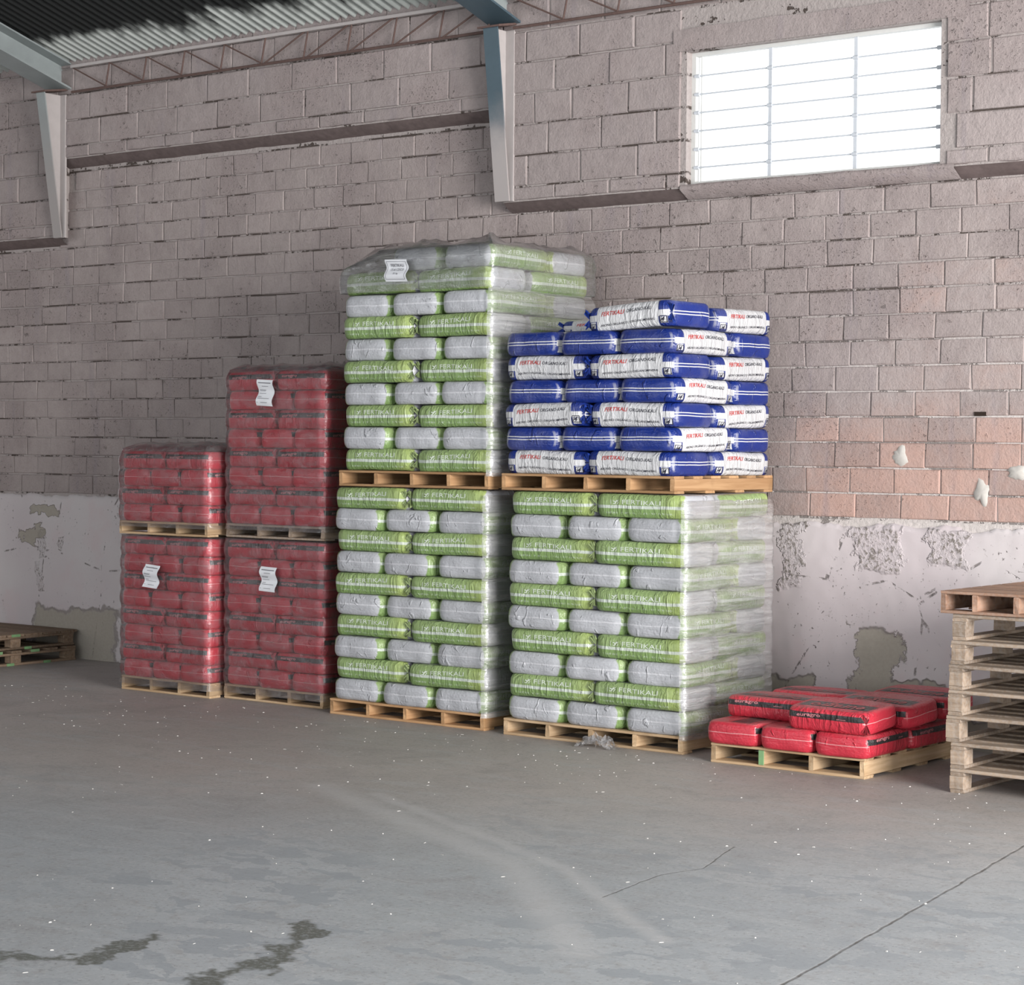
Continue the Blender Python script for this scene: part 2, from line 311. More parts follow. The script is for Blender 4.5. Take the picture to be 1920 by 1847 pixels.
# ---- sacks
def sack_mat(kind, L, W, Tt):
    t = T(kind+'_sack_film', 0.33, 0.5); P = t.coord(); x, y, z = t.sep(P)
    a, b = L/2, W/2
    ax = t.m('DIVIDE', t.abs(x), a); ay = t.m('DIVIDE', t.abs(y), b); rn = t.rnd()
    side = t.ss(ay, 0.72, 0.80)
    cmb = t.n('ShaderNodeCombineXYZ'); t.put(cmb.inputs[0], t.mul(rn, 51.0)); t.put(cmb.inputs[2], t.mul(rn, 23.0))
    off = t.n('ShaderNodeVectorMath'); off.operation = 'ADD'; t.put(off.inputs[0], P); t.put(off.inputs[1], cmb.outputs[0]); Q = off.outputs[0]
    endm = t.ss(ax, 0.88, 0.95)
    wv = t.noise(t.scale(Q, (24, 24, 5)), 1.0, 3, 0.6, 1.2); wh = t.noise(t.scale(Q, (6, 6, 42)), 1.0, 3, 0.6, 0.8); wh2 = t.ss(t.noise(t.scale(Q, (3, 11, 7)), 1.0, 2, 0.5, 2.0), 0.62, 0.72)
    wr = t.add(t.mul(t.m('SUBTRACT', 1.0, endm), t.mul(t.ss(wv, 0.40, 0.80), 0.60)), t.mul(endm, t.add(t.mul(wh, 0.35), t.mul(wh2, 0.5)))); fine = t.noise(Q, 60, 2)
    if kind == 'green':
        zj = t.add(z, t.mul(t.m('SUBTRACT', t.noise(t.scale(Q, (5, 5, 1)), 1.0, 2), 0.5), 0.012))
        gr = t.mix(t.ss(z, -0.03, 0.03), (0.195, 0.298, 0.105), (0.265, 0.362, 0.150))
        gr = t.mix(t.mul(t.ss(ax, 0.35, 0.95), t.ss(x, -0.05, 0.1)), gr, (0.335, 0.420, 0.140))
        stripe = t.band(zj, -0.006, 0.0085, 0.002)
        dots = t.mul(t.mul(t.band(z, -0.040, 0.005), t.ss(t.noise(t.scale(P, (150, 1, 60)), 1.0, 1), 0.48, 0.56)), t.ss(ax, 0.8, 0.7))
        gr = t.mix(t.mul(t.mx(stripe, t.mul(dots, 0.45)), 0.85), gr, (0.58, 0.62, 0.58))
        whi = t.mix(t.band(zj, 0.0, 0.003, 0.004), (0.43, 0.437, 0.462), (0.62, 0.62, 0.65))
        msk = t.mul(side, t.ss(ax, 0.945, 0.925))
        col = t.mix(msk, whi, gr)
    elif kind == 'blue':
        zj = t.add(z, t.mul(t.m('SUBTRACT', t.noise(t.scale(Q, (5, 5, 1)), 1.0, 2), 0.5), 0.010))
        blue = (0.009, 0.026, 0.185); white = (0.58, 0.58, 0.59)
        lab = t.ss(ax, 0.715, 0.70)
        bandm = t.mul(t.mul(t.band(z, 0.000, 0.017), t.ss(ax, 0.93, 0.91)), side)
        logo = t.mul(t.mul(t.band(z, -0.036, 0.0165), t.band(ax, 0.815, 0.072, 0.005)), side)
        lines = t.mul(t.mx(t.band(zj, 0.0095, 0.0028), t.band(zj, -0.0060, 0.0028)), t.ss(ax, 0.90, 0.915))
        trim = t.mul(t.band(ax, 0.955, 0.012, 0.004), t.mul(side, t.ss(t.abs(z), 0.05, 0.03)))
        col = t.mix(t.mx(lab, bandm, logo, lines, t.mul(trim, 0.35)), blue, white)
        dust = t.mul(t.ss(t.noise(Q, 4, 3), 0.45, 0.7), 0.12)
        col = t.mix(dust, col, (0.35, 0.34, 0.40))
    else:
        red = t.mix(fine, (0.50, 0.026, 0.048), (0.56, 0.042, 0.064)); blk = (0.030, 0.026, 0.027)
        bnd = t.mul(t.mul(t.band(z, 0.0235, 0.0150), t.ss(ax, 0.93, 0.92)), side)
        topb = t.mul(t.mul(t.ss(z, Tt*0.40, Tt*0.44), t.band(y, -0.035, 0.055, 0.002)), t.ss(ax, 0.86, 0.85))
        zj = t.add(z, t.mul(t.m('SUBTRACT', t.noise(t.scale(Q, (6, 6, 1)), 1.0, 2), 0.5), 0.014))
        seam = t.mul(t.band(zj, 0.002, 0.0018, 0.0012), t.ss(ax, 0.88, 0.90))
        seam2 = t.mul(t.mul(t.band(ax, 0.945, 0.006, 0.004), t.ss(ay, 0.85, 0.9)), 0.6)
        col = t.mix(t.mx(bnd, topb), red, blk)
        col = t.mix(t.mul(t.mx(seam, seam2), 0.75), col, (0.75, 0.42, 0.42))
        dust = t.mul(t.mul(t.ss(z, Tt*0.30, Tt*0.5), t.ss(t.noise(Q, 5, 4), 0.35, 0.7)), 0.45)
        col = t.mix(dust, col, (0.42, 0.33, 0.31))
    col = t.val(col, t.add(0.93, t.mul(rn, 0.12)))
    h = t.add(t.mul(wr, 1.0), t.mul(fine, 0.25))
    return t.done(col, rough=t.add(0.24, t.mul(fine, 0.16)), bump=t.bump(h, 0.65, 0.018))
GREEN = (0.592, 0.398, 0.150); BLUE = (0.574, 0.391, 0.152); RED = (0.418, 0.282, 0.134); REDS = (0.470, 0.312, 0.134)
M['green'] = sack_mat('green', *GREEN); M['blue'] = sack_mat('blue', *BLUE); M['red'] = sack_mat('red', *RED); M['red_s'] = sack_mat('red_loose', *REDS)
M['ink_white'] = plain('white_ink', (0.62, 0.68, 0.58), 0.5, 0.3)
M['ink_red'] = plain('red_ink', (0.50, 0.035, 0.03), 0.5, 0.3)
M['ink_dark'] = plain('dark_ink', (0.020, 0.020, 0.035), 0.5, 0.3)
M['ink_pink'] = plain('pink_ink', (0.62, 0.24, 0.26), 0.5, 0.3)
M['ink_deepred'] = plain('deep_red_ink', (0.46, 0.13, 0.135), 0.5, 0.3)
M['ink_grey'] = plain('grey_ink', (0.16, 0.16, 0.18), 0.7, 0.2)
M['paper'] = plain('white_paper', (0.70, 0.71, 0.74), 0.75, 0.3, 0.04, 30)
# ---- stretch film
def film_mat(name, haze, hazecol, gloss, sc):
    t = T(name); nt = t.nt; nt.nodes.remove(t.b); out = nt.nodes['Material Output']
    P = t.coord('World')
    w = t.noise(t.scale(P, sc), 1.0, 5, 0.62, 0.8)
    bp = t.bump(w, 0.6, 0.02)
    tr = t.n('ShaderNodeBsdfTransparent'); df = t.n('ShaderNodeBsdfDiffuse'); df.inputs[0].default_value = (*hazecol, 1)
    gl = t.n('ShaderNodeBsdfGlossy'); gl.inputs['Roughness'].default_value = 0.20; gl.inputs[0].default_value = (0.95, 0.95, 0.95, 1)
    nt.links.new(bp, gl.inputs['Normal']); nt.links.new(bp, df.inputs['Normal'])
    fr = t.n('ShaderNodeFresnel'); fr.inputs[0].default_value = 1.45; nt.links.new(bp, fr.inputs['Normal'])
    m1 = t.n('ShaderNodeMixShader'); m2 = t.n('ShaderNodeMixShader')
    t.put(m1.inputs[0], t.mul(t.add(0.35, t.mul(t.ss(w, 0.35, 0.7), 0.95)), haze))
    nt.links.new(tr.outputs[0], m1.inputs[1]); nt.links.new(df.outputs[0], m1.inputs[2])
    t.put(m2.inputs[0], t.m('MINIMUM', t.mul(fr.outputs[0], gloss), 0.85))
    nt.links.new(m1.outputs[0], m2.inputs[1]); nt.links.new(gl.outputs[0], m2.inputs[2])
    nt.links.new(m2.outputs[0], out.inputs[0]); return t.mat
M['film_r'] = film_mat('grey_shrink_film', 0.22, (0.34, 0.31, 0.32), 1.5, (9, 9, 20))
M['film_g'] = film_mat('clear_stretch_film', 0.36, (0.66, 0.66, 0.65), 3.2, (3, 3, 34))
M['film_h'] = film_mat('clear_film_hood', 0.16, (0.66, 0.66, 0.65), 3.4, (6, 6, 22))
M['film_s'] = film_mat('crumpled_film', 0.22, (0.5, 0.49, 0.5), 0.7, (40, 40, 40))

# ================================================================== STRUCTURE
M['mortar'] = mortar('crumbling_mortar', 1.212, 0.1393, 0.006)
WY = 1.15          # face of the lower brick wall
UY = 1.05          # face of the upper block walls, standing proud
# floor
mb = MB(); mb.box(-12, -13, -0.15, 9, 1.45, 0.0)
fl = mesh_obj('floor', mb.mesh('floor', M['floor'])); tag(fl, 'grey worn concrete floor slab with joint and stains', 'floor', kind='structure')

def piece_mesh(w, h, dpt, seed, mat, ch=0.0055, jit=0.0045):
    """brick: front faces -Y with chipped chamfered edges; origin at centre of the front face"""
    rn = random.Random(seed); v = []
    def j(): return rn.uniform(-jit, jit)
    for (sx, sz) in ((-1,-1),(1,-1),(1,1),(-1,1)): v.append((sx*(w/2-ch)+j(), rn.uniform(-0.002, 0.002), sz*(h/2-ch)+j()))
    for (sx, sz) in ((-1,-1),(1,-1),(1,1),(-1,1)): v.append((sx*w/2+j()*.6, ch+abs(j())*.5, sz*h/2+j()*.6))
    for (sx, sz) in ((-1,-1),(1,-1),(1,1),(-1,1)): v.append((sx*w/2, dpt, sz*h/2))
    f = [(0,1,2,3)]
    for i in range(4):
        k = (i+1) % 4; f += [(4+i,4+k,k,i), (8+i,8+k,4+k,4+i)]
    return pydata('brick', v, f, mat)
_pc = {}
def piece(w, h, dpt, seed, mat):
    key = (round(w, 2), round(h, 3), seed % 6, mat.name)
    if key not in _pc: _pc[key] = piece_mesh(round(w, 2), h, dpt, random.randint(0, 9999), mat)
    return _pc[key]

# lower wall core
BAY1, BAY2 = -6.20, -2.05
XL, XR = -8.6, 2.6
Z_L, Z_M, Z_R = 3.06, 3.63, 3.05
mb = MB(); mb.box(XL, WY+0.006, 0, BAY1, WY+0.25, Z_L+0.04); mb.box(BAY1, WY+0.006, 0, BAY2, WY+0.25, Z_M+0.03); mb.box(BAY2, WY+0.006, 0, XR, WY+0.25, Z_R+0.03)
wall = mesh_obj('wall_back', mb.mesh('wall_back', M['mortar'])); tag(wall, 'long whitewashed brick wall with peeling plaster along its foot', 'wall', kind='structure')
P_Z, ROW, PITCHX = 1.212, 0.1393, 0.275
STK = [(-4.40,-3.55,0.03,0.9,0,1.6),(-3.56,-2.66,0.1,1.0,0,2.08),(-2.53,-1.33,0,1.0,0,2.72),(-1.2,0.0,0,1.0,0,2.30)]
def silh(x, z):
    """rough test: is this wall point hidden behind a stack?"""
    p = Vector((x, WY, z)); d = p - CAM
    for (x0, x1, y0, y1, z0, z1) in STK:
        for k in range(1, 40):
            q = CAM + d*(0.75 + 0.25*k/40)
            if x0 < q.x < x1 and y0 < q.y < y1 and z0 < q.z < z1: return True
    return False
cand = []
nrow = 0; z = P_Z
while z < Z_M:
    z1 = z + ROW
    x = XL - (PITCHX/2 if nrow % 2 else 0.0) + random.uniform(-0.02, 0.02)
    while x < XR:
        w = PITCHX + random.choice((0, 0, 0, 0.01, -0.01, -0.06 if random.random() < .15 else 0))
        xa, xb = max(x, XL), min(x+w, XR)
        xc = (xa+xb)/2
        top = Z_L if xc < BAY1 else (Z_M if xc < BAY2 else Z_R)
        zt = min(z1, top)
        if zt - z > 0.05 and xb-xa > 0.07: cand.append((xa, xb, z, zt))
        x += w
    z = z1; nrow += 1
def score(c):
    xc, zc = (c[0]+c[1])/2, (c[2]+c[3])/2
    u, v = project((xc, WY, zc))
    if not (-30 < u < 1950 and -30 < v < 1880): return -1e6+xc
    if silh(xc, zc): return -1e3 + xc
    return (c[1]-c[0])*(c[3]-c[2])*100 + xc*0.3
cand.sort(key=score, reverse=True)
JX, JZ = 0.007, 0.0085
rest = MB()
for i, (xa, xb, za, zb) in enumerate(cand):
    w, h = xb-xa-JX, zb-za-JZ
    if i < 300:
        o = mesh_obj('brick', piece(w, h, 0.03, random.randint(0, 99), M['brick']), wall, ((xa+xb)/2, WY-random.uniform(0, 0.006), (za+zb)/2), (0, random.uniform(-.006, .006), 0))
    else:
        yy = WY-random.uniform(0, 0.005)
        rest.box(xa+JX/2, yy, za+JZ/2, xb-JX/2, WY+0.03, zb-JZ/2)
o = mesh_obj('brick_remainder', rest.mesh('brick_remainder', M['brick']), wall); o['kind'] = 'stuff'
# plaster skin, ragged along its upper edge
v = []; f = []; NX, NZ = 560, 40
for i in range(NX+1):
    x = XL + (XR-XL)*i/NX
    top = 1.196 + 0.022*nz(x*6, 0, 3) + 0.014*nz(x*23, 1, 3)
    if x > -0.5: top -= 0.018 + 0.035*max(0, nz(x*4.2, 5, 1))
    for k in range(NZ+1):
        zz = top*k/NZ
        v.append((x, WY-0.012 + 0.006*nz(x*2.5, 0, zz*2.5) + 0.003*nz(x*14, 2, zz*14), zz))
for i in range(NX):
    for k in range(NZ):
        a = i*(NZ+1)+k; f.append((a, a+NZ+1, a+NZ+2, a+1))
base = len(v)
for i in range(NX+1):
    q = v[i*(NZ+1)+NZ]; v.append((q[0], WY+0.03, q[2]+0.004))
for i in range(NX): f.append((i*(NZ+1)+NZ, (i+1)*(NZ+1)+NZ, base+i+1, base+i))
mesh_obj('plaster', pydata('plaster', v, f, M['plaster'], True), wall)
# plaster dabs
def dab(x, z, rx, rz, seed):
    v = [(0, -0.008, 0)]; f = []; n = 22
    for r, yy in ((0.75, -0.008), (1.0, 0.003)):
        for i in range(n):
            a = 2*math.pi*i/n; k = r*(1+0.55*nz(math.cos(a)*1.7+seed, math.sin(a)*1.7, seed)+0.25*nz(math.cos(a)*5+seed, math.sin(a)*5, seed))
            v.append((rx*k*math.cos(a), yy+0.004*nz(i*.9, r*3, seed), rz*k*math.sin(a)))
    for i in range(n):
        j = (i+1) % n; f.append((0, 1+i, 1+j)); f.append((1+i, 1+n+i, 1+n+j, 1+j))
    mesh_obj('plaster_dab', pydata('plaster_dab', v, f, M['dab'], True), wall, (x, WY-0.004, z))
dab(0.630, 1.556, 0.050, 0.052, 1.1); dab(1.110, 1.370, 0.047, 0.070, 2.7); dab(1.305, 1.478, 0.055, 0.036, 4.2)
mb = MB(); mb.box(-0.033, -0.004, -0.011, 0.033, 0.02, 0.011)
mesh_obj('wall_slot', mb.mesh('wall_slot', plain('dark_slot', (0.035, 0.025, 0.02), 0.95, 0.1)), wall, (1.092, WY-0.004, 1.784))

# upper block walls, three bays, each with a sloping broken ledge below
WIN = (-0.715, 0.885, 3.105, 3.865)
def upper(name, label, x0, x1, zb, hole=None, zt=4.75):
    mb = MB(); ya, yb = UY+0.007, UY+0.125
    if hole:
        hx0, hx1, hz0, hz1 = hole
        mb.box(x0, ya, zb, hx0, yb, zt); mb.box(hx1, ya, zb, x1, yb, zt); mb.box(hx0, ya, hz1, hx1, yb, zt)
        if hz0 > zb: mb.box(hx0, ya, zb, hx1, yb, hz0)
    else: mb.box(x0, ya, zb, x1, yb, zt)
    w = mesh_obj(name, mb.mesh(name, mortar('block_mortar', zb+0.09, 0.188, 0.007))); tag(w, label, 'wall', kind='structure')
    # ledge
    n = int((x1-x0)/0.04); v = []; f = []
    for i in range(n+1):
        x = x0 + (x1-x0)*i/n; a = 0.010*nz(x*5, 0, 1)+0.006*nz(x*17, 3, 1)
        v += [(x, UY+0.004+0.004*nz(x*9, 1, 1), zb+0.012+a), (x, UY+0.05+0.008*nz(x*7, 4, 2), zb-0.030+a), (x, WY+0.01, zb-0.058+0.008*nz(x*6, 2, 5))]
    for i in range(n):
        for k in range(2): q = i*3+k; f.append((q, q+1, q+4, q+3))
    mesh_obj('ledge', pydata('ledge', v, f, M['ledge'], True), w)
    z = zb+0.005; row = 0; rh = 0.188
    hts = [0.085] + [rh]*9
    for h in hts:
        x = x0 - (0.2 if row % 2 else 0.03) + random.uniform(-.04, .04)
        while x < x1:
            wd = 0.40 + random.choice((0, 0, 0.012, -0.012, -0.12 if random.random() < .25 else 0))
            xa, xb = max(x, x0), min(x+wd, x1); x += wd
            segs = [(xa, xb)]
            if hole and z < hole[3]+0.10 and z+h > hole[2]:
                segs = []
                if xa < hole[0]-0.06: segs.append((xa, min(xb, hole[0]-0.035)))
                if xb > hole[1]+0.06: segs.append((max(xa, hole[1]+0.035), xb))
            for (p, q) in segs:
                if q-p < 0.06 or z+h > zt: continue
                u, vv = project(((p+q)/2, UY, z+h/2))
                if not (-120 < u < 2040 and vv > -120): continue
                mesh_obj('block', piece(q-p-0.009, h-0.010, 0.03, random.randint(0, 99), M['block']), w, ((p+q)/2, UY-random.uniform(0, 0.007), z+h/2), (0, random.uniform(-.006, .006), 0))
        z += h; row += 1
    return w
upper('wall_upper_left', 'grey block wall above the ledge beside the pale steel frame', XL, BAY1, 3.10)
upper('wall_upper_middle', 'pink-grey block wall raised above a brown ledge between steel frames', BAY1, BAY2, 3.665)
wr_ = upper('wall_upper_right', 'whitewashed block wall around the barred window', BAY2, XR, 3.085, WIN)
v = []; f = []; nx_, nz_ = 44, 6
for i in range(nx_+1):
    for k in range(nz_+1):
        x = -0.80+1.85*i/nx_; zz = 3.868+(0.125+0.02*nz(x*3, 0, 2))*k/nz_
        v.append((x, UY-0.008+0.006*nz(x*4, 0, zz*6)+0.003*nz(x*15, 0, zz*15), zz))
for i in range(nx_):
    for k in range(nz_): a = i*(nz_+1)+k; f.append((a, a+nz_+1, a+nz_+2, a+1))
mesh_obj('lintel', pydata('lintel', v, f, M['block'], True), wr_)
n = 40; v = []; f = []
for i in range(n+1):
    x = -0.75 + 1.72*i/n; a = 0.006*nz(x*8, 0, 7)
    v += [(x, WY+0.02, 3.112+a), (x, UY+0.004, 3.106+a), (x, UY-0.004, 3.078+a*.5), (x, WY-0.01, 3.028)]
for i in range(n):
    for k in range(3): q = i*4+k; f.append((q, q+4, q+5, q+1))
mesh_obj('window_sill', pydata('window_sill', v, f, M['block'], True), wr_)

# window with its grille
x0, x1, z0, z1 = WIN
win = empty('window_1', ((x0+x1)/2, UY, z0)); tag(win, 'wide barred window in the upper wall, bright sky behind', 'window', kind='structure')
cx = (x0+x1)/2
def wpart(name, mb, mat): return mesh_obj(name, mb.mesh(name, mat), win)
fy0, fy1 = 0.060, 0.10
for nm, bx in (('window_frame', (x0-cx, fy0, 0, x0-cx+0.028, fy1, z1-z0)), ('window_frame', (x1-cx-0.028, fy0, 0, x1-cx, fy1, z1-z0)), ('window_frame', (x0-cx+0.028, fy0, z1-z0-0.022, x1-cx-0.028, fy1, z1-z0)), ('window_frame', (x0-cx+0.028, fy0, 0, x1-cx-0.028, fy1, 0.02))):
    mb = MB(); mb.box(*bx); wpart(nm, mb, M['frame'])
mb = MB(); mb.box(x0-cx+0.05, fy0+0.02, 0.02, x0-cx+0.058, fy1, z1-z0-0.02); wpart('sash_edge', mb, M['frame'])
VB = (-0.28, 0.26)
for xv in VB:
    mb = MB(); mb.box(xv-0.011, fy0+0.005, 0.02, xv+0.011, fy0+0.012, z1-z0-0.02); wpart('vertical_bar', mb, M['grille'])
for k in range(6):
    zz = 0.105*(k+1) - 0.004
    mb = MB(); mb.tube((x0-cx+0.02, fy0+0.006, zz), (x1-cx-0.02, fy0+0.006, zz), 0.0046, 8)
    wpart('horizontal_bar', mb, M['grille'])
    for xv in VB + (x0-cx+0.035, x1-cx-0.035):
        mb = MB(); mb.tube((xv-0.016, fy0+0.006, zz), (xv+0.016, fy0+0.006, zz), 0.0115, 10); wpart('bar_collar', mb, M['grille'])

# roof
SL = 0.30; ZW = 4.335
def roofz(y): return ZW + (UY-y)*SL
v = []; f = []; pitchc = 0.076; per = 8
nx = int(16.0/pitchc)*per; ys = [1.25, 0.7, 0.0, -1.0, -2.5, -5.0]
for i in range(nx+1):
    x = -12.0 + pitchc*i/per; zz = 0.021*math.sin(2*math.pi*i/per)
    for y in ys: v.append((x, y, roofz(y)+0.045+zz))
m_ = len(ys)
for i in range(nx):
    for k in range(m_-1): a = i*m_+k; f.append((a, a+1, a+m_+1, a+m_))
ceil = mesh_obj('ceiling', pydata('ceiling', v, f, M['roof'], True)); tag(ceil, 'corrugated roof sheets, pale at the eaves and black above', 'roof', kind='structure')
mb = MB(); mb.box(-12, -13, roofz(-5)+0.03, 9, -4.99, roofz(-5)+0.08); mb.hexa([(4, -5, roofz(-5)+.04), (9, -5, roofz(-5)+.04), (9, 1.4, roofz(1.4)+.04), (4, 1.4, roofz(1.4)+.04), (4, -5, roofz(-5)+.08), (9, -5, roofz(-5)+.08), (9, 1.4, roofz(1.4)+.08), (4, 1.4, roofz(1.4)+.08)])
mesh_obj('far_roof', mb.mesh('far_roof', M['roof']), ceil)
# unseen end wall, added to hold back sky light from the left
mb = MB(); mb.box(-12.2, -13, 0, -12, 1.4, 7)
o = mesh_obj('light_blocking_wall', mb.mesh('light_blocking_wall', M['block'])); tag(o, 'unseen block wall added to cut light from the left', 'wall', kind='structure')

# portal frames
def frame(label, X, mcol, mraf, dtop, wlow, hw):
    fr = empty('portal_frame', (X, UY, 3.09)); tag(fr, label, 'steel frame', 'portal frames')
    zt = 4.13 - 3.09
    # tapered column: front flange, web, back flange
    mb = MB(); t = 0.010
    mb.hexa([(-hw, -0.02-t, 0), (hw, -0.02-t, 0), (hw, -0.02, 0), (-hw, -0.02, 0), (-hw, -dtop-t, zt), (hw, -dtop-t, zt), (hw, -dtop, zt), (-hw, -dtop, zt)])
    mesh_obj('front_flange', mb.mesh('front_flange', mcol), fr)
    mb = MB()
    mb.hexa([(-.006, -0.02, 0), (.006, -0.02, 0), (.006, -0.005, 0), (-.006, -0.005, 0), (-.006, -dtop, zt), (.006, -dtop, zt), (.006, -0.005, zt), (-.006, -0.005, zt)])
    mesh_obj('web', mb.mesh('web', M['paint_steel']), fr)
    mb = MB(); mb.box(-hw-.005, -0.012, 0, hw+.015, 0.004, zt)
    mesh_obj('back_flange', mb.mesh('back_flange', M['paint_steel']), fr)
    mb = MB(); mb.hexa([(-hw-.03, -dtop-.03, zt-.004), (hw+.03, -dtop-.03, zt-.004), (hw+.03, 0.0, zt+.03), (-hw-.03, 0.0, zt+.03), (-hw-.03, -dtop-.03, zt+.008), (hw+.03, -dtop-.03, zt+.008), (hw+.03, 0.0, zt+.045), (-hw-.03, 0.0, zt+.045)])
    mesh_obj('cap_plate', mb.mesh('cap_plate', M['rust']), fr)
    # rafter: I-beam rising away from the wall
    def slab(name, xa, xb, za, zb, mat, y0=0.10, y1=-6.0):
        mb = MB(); q = []
        for zo in (za, zb):
            q += [(xa, y1, zt+0.035+zo-y1*SL), (xb, y1, zt+0.035+zo-y1*SL), (xb, y0, zt+0.035+zo-y0*SL), (xa, y0, zt+0.035+zo-y0*SL)]
        mb.hexa(q); return mesh_obj(name, mb.mesh(name, mat), fr)
    slab('rafter_bottom_flange', -0.115, 0.115, 0.0, 0.014, mcol); slab('rafter_web', -0.006, 0.006, 0.014, 0.178, mraf); slab('rafter_top_flange', -0.115, 0.115, 0.178, 0.190, mraf)  # darker column steel paints soffit shade into the blue-grey frame's bottom flange
    return fr
frame('pale grey steel frame beside the low blocked bay, over the flat pallets', -6.17, M['steel2'], M['steel2'], 0.185, 0, 0.045)
frame('blue-grey steel frame with tapered column ending above the tall green stack', -2.03, M['steel'], M['steel2'], 0.150, 0, 0.055)

# lattice purlins
def purlin(label, xa, xb, n, flip):
    zb, zt, y = 4.135, 4.315, UY-0.045
    p = empty('lattice_purlin', (xa, y, zb)); tag(p, label, 'purlin', 'lattice purlins under the eaves')
    L = xb-xa; h = zt-zb
    mb = MB(); mb.box(0, -0.014, h-0.008, L, 0.014, h+0.012); mesh_obj('top_chord', mb.mesh('top_chord', M['paint_steel']), p)
    mb = MB(); mb.tube((0.0, 0, 0), (L, 0, 0), 0.009, 8); mesh_obj('bottom_chord', mb.mesh('bottom_chord', M['rust']), p)
    st = L/n
    for i in range(n):
        a, b = i*st, (i+1)*st
        d = ((a, 0, h), (b, 0, 0)) if i < flip else ((a, 0, 0), (b, 0, h))
        for q in (d, ((b-0.02, 0, 0), (b+0.02, 0, h))):
            mb = MB(); mb.tube(*q, 0.006, 6); mesh_obj('web_bar', mb.mesh('web_bar', M['rust']), p)
purlin('rusty lattice purlin spanning between the two steel frames', -6.0, -2.12, 10, 5)
purlin('rusty lattice purlin over the window bay', -1.94, 2.4, 11, 5)

# ================================================================== LETTERING
_tx = {}
def text2d(s, bold=0.0, shear=0.0):
    key = (s, bold, shear)
    if key in _tx: return _tx[key]
    cu = bpy.data.curves.new('lettering', 'FONT'); cu.body = s; cu.resolution_u = 2; cu.offset = bold; cu.shear = shear; cu.size = 1.0
    ob = bpy.data.objects.new('lettering', cu); COL.objects.link(ob)
    dg = bpy.context.evaluated_depsgraph_get(); dg.update()
    me = bpy.data.meshes.new_from_object(ob.evaluated_get(dg))
    vs_ = [(q.co.x, q.co.y) for q in me.vertices]; fs = [tuple(q.vertices) for q in me.polygons]
    x0 = min(q[0] for q in vs_); x1 = max(q[0] for q in vs_); y0 = min(q[1] for q in vs_); y1 = max(q[1] for q in vs_)
    bpy.data.objects.remove(ob); bpy.data.curves.remove(cu); bpy.data.meshes.remove(me)
    r = ([((a-x0)/(x1-x0), (b-y0)/(y1-y0)) for a, b in vs_], fs); _tx[key] = r; return r

